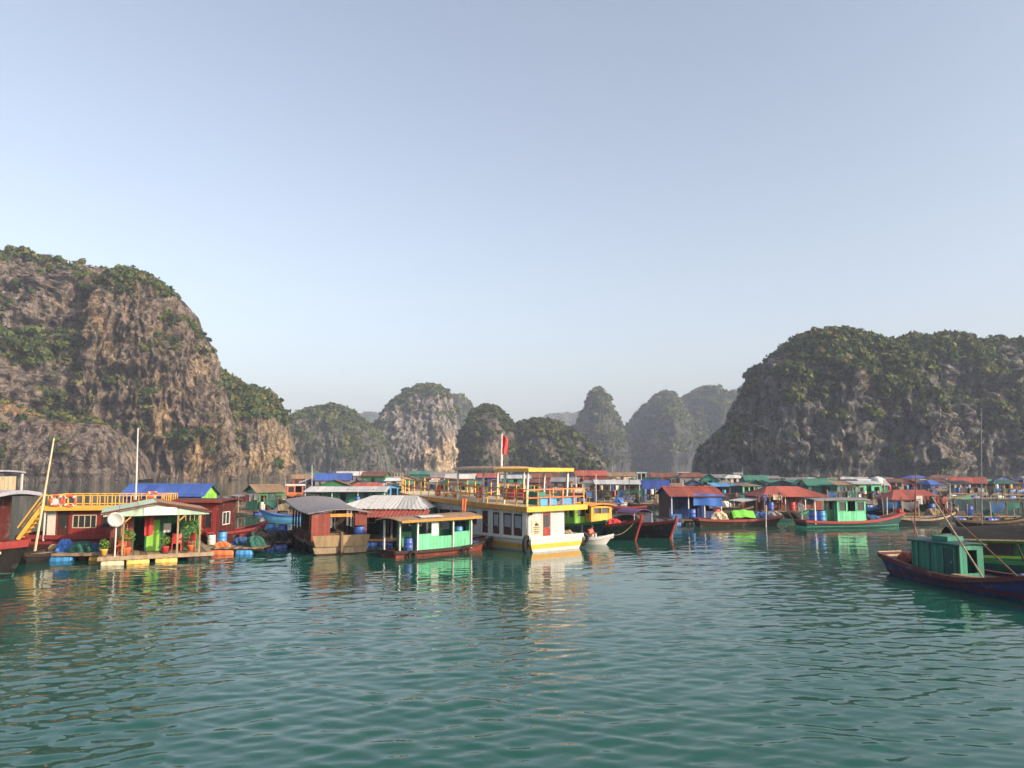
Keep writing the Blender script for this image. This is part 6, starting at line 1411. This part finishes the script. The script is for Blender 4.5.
def net_pen():
    a = G(968, 516); w = 11; t = thing('net_pen', 'dark blue green net pen hung on posts behind the right dock', 'net pen', (a.x + w / 2, a.y + 6, 0))
    for i in range(6): MB().bar((-w / 2 + w * i / 5, 0, 0.1), (-w / 2 + w * i / 5, 0, 1.5), 0.08).build('post', WOOD, t)
    for i in range(5): MB().grid(lambda u, v, i=i: (-w / 2 + w * (i + u) / 5, 0.05 * math.sin(7 * u), 0.1 + 1.3 * v - 0.12 * math.sin(math.pi * u) * v), 6, 3).build('net_panel', C('pen_net', 48, 74, 82, wear=0.3, rough=0.95), t)
    MB().bar((-w / 2, 0, 1.45), (w / 2, 0, 1.45), 0.07).build('top_rail', PALEWOOD, t)
net_pen()
pp = G(957, 519); person(Vector((pp.x, pp.y + 0.3, 0.37)), R(-120), 'person in white shirt sitting on the right dock', CLOTH_WHITE, CLOTH_DARK, 'sit')
dp = G(972, 520); drum((dp.x, dp.y + 0.3, 0.37), PLASTIC_BLUE, 'blue barrel on the right dock', h=0.8)
for i, (px, py, m, sx, lab) in enumerate(((912, 514, CREAM, 0.4, 'pale sack at the front of the charcoal house'), (935, 519, ROPE, 0.6, 'rope heap on the right dock'), (948, 519, BRICK, 0.5, 'red brown net heap on the right dock'), (990, 520, NET, 0.5, 'green net heap on the right dock'), (683, 522, CREAM, 0.6, 'pale sacks at the corner of the blue walled house'), (727, 510, PLASTIC_WHITE, 0.5, 'white bundle on the raft behind the lime tarp boat'), (745, 511, ORANGE, 0.45, 'orange net heap on the raft behind the lime tarp boat'), (775, 523, GREYP, 0.7, 'grey net heap right of the lime tarp boat'), (793, 523, DKWOOD, 0.8, 'brown net heap at the stern of the mint cabin boat'), (620, 506, TARP_BLUE, 0.5, 'light blue tarp bundle on the raft at the open grey shelter'), (640, 506, CHAR, 0.6, 'dark net heap on the raft at the open grey shelter'), (660, 506, ROPE, 0.5, 'tan rope heap on the raft at the blue walled house'))):
    g = G(px, py); net_heap((g.x, g.y + 0.3, 0.38), sx, sx * 0.8, 0.5, m, lab, i * 1.3, name='bundle' if ('sack' in lab or 'bundle' in lab) else 'net_heap', cat='sack' if 'sack' in lab else 'bundle' if 'bundle' in lab else 'net')
# small boats deep in the village
FB = [(300, 505, 34, 'white boat with cream hull and orange wheelhouse left of the long teal house', CREAM, WHITE, WHITE, ORANGE, 2.4), (645, 489, 20, 'white mint wheelhouse boat above the dark blue tarp shelter', CREAM, MINT, ROOF_MINT, WHITE, 3.3), (430, 481, 26, 'far teal boat with white roof below the domed tower', TEAL, GREEN, ROOF_WHITE, TEAL, 3.0), (505, 484, 30, 'far green boat beyond the tour boat canopy', GREEN, RED, ROOF_WHITE, MINT, 2.8), (580, 498, 24, 'grey boat moored right of the tour boat stern', CHAR, DKRED, ROOF_GREY, CREAM, 2.2), (680, 482, 26, 'far red boat below the hazy pointed hill', RED, CREAM, ROOF_WHITE, ORANGE, 2.8), (740, 482, 26, 'far blue boat below the right hill', BLUE, RED, ROOF_WHITE, CREAM, 2.6), (955, 489, 22, 'far white boat between the huts at the right', WHITE, CREAM, ROOF_WHITE, WHITE, 2.0), (395, 482, 24, 'far orange boat below the domed tower', ORANGE, RED, ROOF_TAN, CREAM, 2.6), (365, 481, 24, 'far white boat below the rounded hill', WHITE, BLUE, ROOF_BLUE, WHITE, 2.6), (610, 481, 26, 'far maroon boat below the two humped hill', DKRED, RED, ROOF_RUST, CREAM, 2.6), (845, 487, 24, 'far dark boat behind the mint houses', CHAR, RED, ROOF_GREY, WHITE, 2.2), (535, 500, 40, 'teal cargo boat behind the tour boat stern', TEAL, RED, ROOF_GREY, GREEN, 2.0), (470, 500, 44, 'brown cargo boat behind the tour boat midships', DKWOOD, OCHRE, ROOF_TAN, CREAM, 2.0)]
for i, (px, py, wpx, lab, hm, rm, rf, wm, zr) in enumerate(FB):
    g = G(px, py); L = max(5.0, wpx * g.y / F_PX); an = R((-1) ** i * 14 + 5)
    d = Vector((math.cos(an), math.sin(an), 0)) * L / 2
    if i % 3 == 2: d = -d
    _, pf = cabin_boat(Vector((g.x, g.y, 0)) - d, Vector((g.x, g.y, 0)) + d, L * 0.27, lab, hm, rm, 0.9, 0.75, 1.3, cabin=(0.18, 0.55, wm, 0.55 + zr * 0.4, rf, zr), group='small boats deep in the village')
    if i % 2 == 0: pole_thing(pf(0.62, 0, 0.7), pf(0.62, 0, zr + 1.6 + (i % 3) * 0.3), 0.05, WHITE if i % 4 else PALEWOOD, 'thin mast standing on the ' + lab.split(' below')[0].split(' left')[0].split(' right of')[0].split(' behind')[0].split(' beyond')[0].split(' above')[0].split(' between')[0] , 'mast', 'mast')
# bare stakes and poles among the rafts
STK = [(263, 494, 476), (596, 506, 474), (628, 505, 478), (655, 520, 497), (683, 515, 480), (729, 505, 478), (765, 512, 490), (766, 527, 505), (800, 500, 474), (885, 505, 480), (887, 519, 497), (894, 519, 499), (930, 510, 488), (950, 508, 484), (1002, 505, 478), (286, 500, 470), (312, 500, 465), (358, 498, 470), (402, 500, 464), (576, 503, 476)]
for i, (px, b0, t0) in enumerate(STK):
    g = G(px, b0); near = ['the green shed', 'the wooden shelter', 'the open grey shelter', 'the charcoal hulled boat', 'the blue walled house corner', 'the light blue roof', 'the broad brick red house', 'the lime tarp boat end', 'the dark teal house', 'the mint house tank', 'the mint cabin boat bow', 'the gap beside the charcoal house', 'the charcoal house front', 'the right dock middle', 'the net pen', 'the small cage raft', 'the long teal house end', 'the red hipped roof', 'the tour boat bow', 'the tour boat stern'][i]
    pole_thing(Vector((g.x, g.y, -0.3)), W(px + (i % 3 - 1) * 1.5, t0, g.y), 0.05, [PALEWOOD, WHITE, WOOD][i % 3], '%s stake rising by %s' % (['pale timber', 'white', 'brown'][i % 3], near), 'stake', 'stake', 0.7)

# ------------------------------------------------------------------ odds and ends on the house rafts
def short(lab):
    for cut in (' behind ', ' below ', ' left of ', ' right of ', ' seen ', ' beside ', ' between ', ' near ', ' far ', ' at the ', ' on the right', ' above ', ' beyond ', ','):
        lab = lab.split(cut)[0]
    return lab
_all = [short(h[0]) for h in HOUSES]
rg = random.Random(42)
for (lab, c, w, d, rz, ver) in HOUSES:
    if c.y > 150: continue
    nm = short(lab)
    if _all.count(nm) > 1: nm = lab
    base = Vector((c.x, c.y + d / 2, 0.4)); used = set()
    for k in range(3 if c.y > 110 else 4):
        x = -w / 2 + w * (k + rg.uniform(0.2, 0.8)) / 4; y = -d / 2 - ver - 0.25
        p = to_world(base, rz, (x, y, 0)); kind = rg.choice(['barrel', 'net_heap', 'crate', 'bundle', 'barrel', 'net_heap'])
        cn, m = rg.choice([('blue', PLASTIC_BLUE), ('light blue', PLASTIC_SKY), ('white', PLASTIC_WHITE), ('yellow', PLASTIC_YELLOW), ('red', PLASTIC_RED)]) if kind in ('barrel', 'crate') else rg.choice([('green', NET), ('black', BLACK), ('blue', NETBLUE), ('grey', GREYP), ('tan', ROPE), ('brown', DKWOOD), ('orange', ORANGE)])
        if (cn, kind) in used: continue
        used.add((cn, kind)); L_ = '%s %s in front of the %s' % (cn, kind.replace('_', ' '), nm); L_ = ' '.join(L_.split()[:16])
        if kind == 'barrel': drum(p, m, L_, h=0.8)
        elif kind == 'crate': crate(p, m, L_, rg.uniform(0, 3), (0.7, 0.5, 0.4))
        else: net_heap(p, rg.uniform(0.35, 0.6), 0.22, rg.uniform(0.3, 0.7), m, L_, rg.uniform(0, 9), name=kind, cat='net' if kind == 'net_heap' else 'bundle')

# ------------------------------------------------------------------ net racks, laundry, moored sampans, people, lines
def net_rack(px, py, w, label, m, seed, h=1.3):
    g = G(px, py); t = thing('net_rack', label, 'net rack', (g.x, g.y + 0.6, 0.36), R(rg.uniform(-12, 12))); r2 = random.Random(seed); n = max(2, int(w / 1.1))
    for i in range(n + 1): MB().bar((-w / 2 + w * i / n, 0, -0.1), (-w / 2 + w * i / n + r2.uniform(-.08, .08), 0, h + r2.uniform(-.1, .35)), 0.06).build('post', [PALEWOOD, WOOD, DKWOOD][i % 3], t)
    MB().bar((-w / 2 - 0.2, 0, h - 0.05), (w / 2 + 0.2, 0, h + r2.uniform(-.08, .1)), 0.05).build('cross_bar', WOOD, t)
    for i in range(n):
        a, b_, dr, ph = -w / 2 + w * i / n, -w / 2 + w * (i + 1) / n, r2.uniform(0.4, 0.95), r2.uniform(0, 6)
        MB().grid(lambda u, v: (a + (b_ - a) * u, 0.10 * math.sin(6 * u + ph) * v + 0.05, h - 0.06 - 0.12 * math.sin(math.pi * u) - (h - 0.1) * dr * v * (0.8 + 0.25 * math.sin(5 * u + ph))), 8, 4).build('hung_net', m if i % 2 else r2.choice([BLACK, NET, DKWOOD, NETBLUE, GREYP]), t)
    return t
RACKS = [(672, 503, 4, 'beside the dark blue tarp shelter', BLACK), (733, 508, 3.5, 'behind the lime tarp boat', DKWOOD), (768, 506, 3.0, 'left of the broad brick red house', NET), (845, 505, 4, 'behind the mint cabin boat', BLACK), (880, 507, 3.5, 'right of the mint cabin boat', GREYP), (935, 503, 4.5, 'behind the charcoal house', DKWOOD), (985, 499, 6, 'behind the net pen', BLACK), (1012, 521, 3.0, 'at the end of the right dock', NET), (600, 504, 4, 'behind the lime sided boat', BLACK), (632, 502, 3.5, 'at the open grey shelter', NET), (300, 511, 3.5, 'in front of the long teal house', BLACK), (275, 516, 2.5, 'beside the green shed', DKWOOD), (225, 511, 4, 'behind the deep red house boat', GREYP), (570, 507, 4, 'behind the tour boat stern well', DKWOOD), (905, 519, 3, 'at the left end of the right dock', GREYP), (660, 496, 4, 'behind the charcoal hulled boat', NET), (810, 507, 3, 'behind the mint cabin boat stern', DKWOOD)]
for i, (px, py, w, where, m) in enumerate(RACKS): net_rack(px, py, w, 'wooden rack hung with drying nets ' + where, m, i)
MOOR = [(655, 508, 5.5, 'dark sampan moored behind the charcoal hulled boat', BLACK, DKWOOD), (722, 516, 5, 'brown sampan moored behind the lime tarp boat', DKWOOD, WOOD), (785, 520, 5, 'green sampan moored before the broad brick red house', DKTEAL, GREEN), (860, 514, 5, 'blue sampan moored behind the mint cabin boat', NAVY, SKYBLUE), (925, 524, 4.5, 'grey sampan moored at the right dock', CHAR, PALEWOOD), (620, 511, 5, 'red sampan moored at the raft by the open grey shelter', DKRED, RED), (995, 527, 5, 'brown sampan moored under the right dock', DKWOOD, WOOD), (325, 512, 5, 'maroon sampan moored before the long teal house', DKRED, BRICK), (287, 520, 4, 'light blue sampan moored beside the green shed', SKYBLUE, BLUE), (830, 502, 6, 'white sampan moored before the dark teal house', WHITE, CREAM), (700, 508, 5, 'ochre sampan moored behind the blue walled house', OCHRE, WOOD), (950, 500, 6, 'teal sampan moored behind the right dock', TEAL, WOOD)]
for i, (px, py, L_, lab, hm, rm) in enumerate(MOOR):
    g = G(px, py); an = R([8, -10, 16, -6, 4, 170, -12, 10, 185, 3, -15, 6][i]); dv = Vector((math.cos(an), math.sin(an), 0)) * L_ / 2
    sampan(Vector((g.x, g.y, 0)) - dv, Vector((g.x, g.y, 0)) + dv, 1.35, lab, hm, rm, 0.55, 0.42, 0.95)
def laundry(px, py, zt, w, label, seed):
    g = G(px, py); t = thing('laundry_line', label, 'laundry', (g.x, g.y + 0.2, 0.36)); r2 = random.Random(seed)
    for x in (-w / 2, w / 2): MB().bar((x, 0, -0.1), (x, 0, zt), 0.05).build('post', WOOD, t)
    MB().tube([(-w / 2, 0, zt - 0.05), (0, 0, zt - 0.14), (w / 2, 0, zt - 0.05)], 0.01, 5).build('line', ROPE, t)
    x = -w / 2 + 0.15
    while x < w / 2 - 0.4:
        ww, hh = r2.uniform(0.3, 0.55), r2.uniform(0.4, 0.8); ph = r2.uniform(0, 6)
        MB().grid(lambda u, v: (x + ww * u, 0.05 * math.sin(5 * u + ph) * v, zt - 0.12 - hh * v), 5, 4).build('garment', r2.choice([CLOTH_WHITE, CLOTH_BLUE, DKRED, CLOTH_DARK, CREAM, GREYP, CHAR]), t); x += ww + r2.uniform(0.05, 0.25)
for i, (px, py, w, where) in enumerate(((676, 521, 2.2, 'at the left corner of the blue walled house'), (770, 515, 2.4, 'before the broad brick red house'), (930, 517, 2.4, 'before the charcoal house'), (612, 499, 3.5, 'under the open grey shelter'), (850, 501, 2.6, 'before the mint houses'), (360, 507, 3.0, 'before the long teal house'), (250, 515, 1.8, 'at the green shed'))): laundry(px, py, 1.7, w, 'line of washing hung ' + where, i)
for i, (px, py, z, pose, sh_, tr_, lab) in enumerate(((738, 512, 0.37, 'stand', CLOTH_BLUE, CLOTH_DARK, 'person in blue shirt standing on the raft behind the lime tarp boat'), (781, 515, 0.42, 'stand', CLOTH_WHITE, CLOTH_DARK, 'person in white shirt standing before the broad brick red house'), (604, 498, 0.42, 'sit', CLOTH_ORANGE, CLOTH_DARK, 'person in orange shirt sitting under the wooden shelter'), (946, 520, 0.38, 'stand', CLOTH_RED, CLOTH_DARK, 'person in red shirt standing on the right dock'), (880, 507, 0.37, 'stand', CLOTH_DARK, CLOTH_BLUE, 'person in dark shirt standing on the raft right of the mint houses'), (317, 506.5, 0.42, 'stand', CLOTH_ORANGE, CLOTH_DARK, 'person in orange shirt standing at the long teal house'))):
    g = G(px, py); person(Vector((g.x, g.y + 0.35, z)), R(-90 + 40 * ((i % 3) - 1)), lab, sh_, tr_, pose)
def line(p, q, label, sag=0.4):
    p, q = Vector(p), Vector(q); pts = []
    for i in range(9): u = i / 8; v = p.lerp(q, u); pts.append((v.x - p.x, v.y - p.y, v.z - p.z - sag * math.sin(math.pi * u)))
    o = MB().tube(pts, 0.014, 5).build('mooring_line', ROPE, None); o.location = p; tag(o, label, 'rope')
line((-11.6, 41.2, 0.9), (-13.6, 44.0, 0.4), 'slack mooring line from the tan transom to the dark work raft', 0.3)
line((-1.5, 44.9, 0.75), (0.3, 44.3, 0.8), 'mooring line from the mint boat bow to the tour boat', 0.25)
line((7.9, 49.6, 1.3), (5.75, 47.2, 0.6), 'mooring line from the red stem post to the white dinghy', 0.4)
line((10.3, 51.0, 1.15), (13.2, 62.0, 0.5), 'long slack line from the charcoal hulled boat to the blue walled house', 0.9)
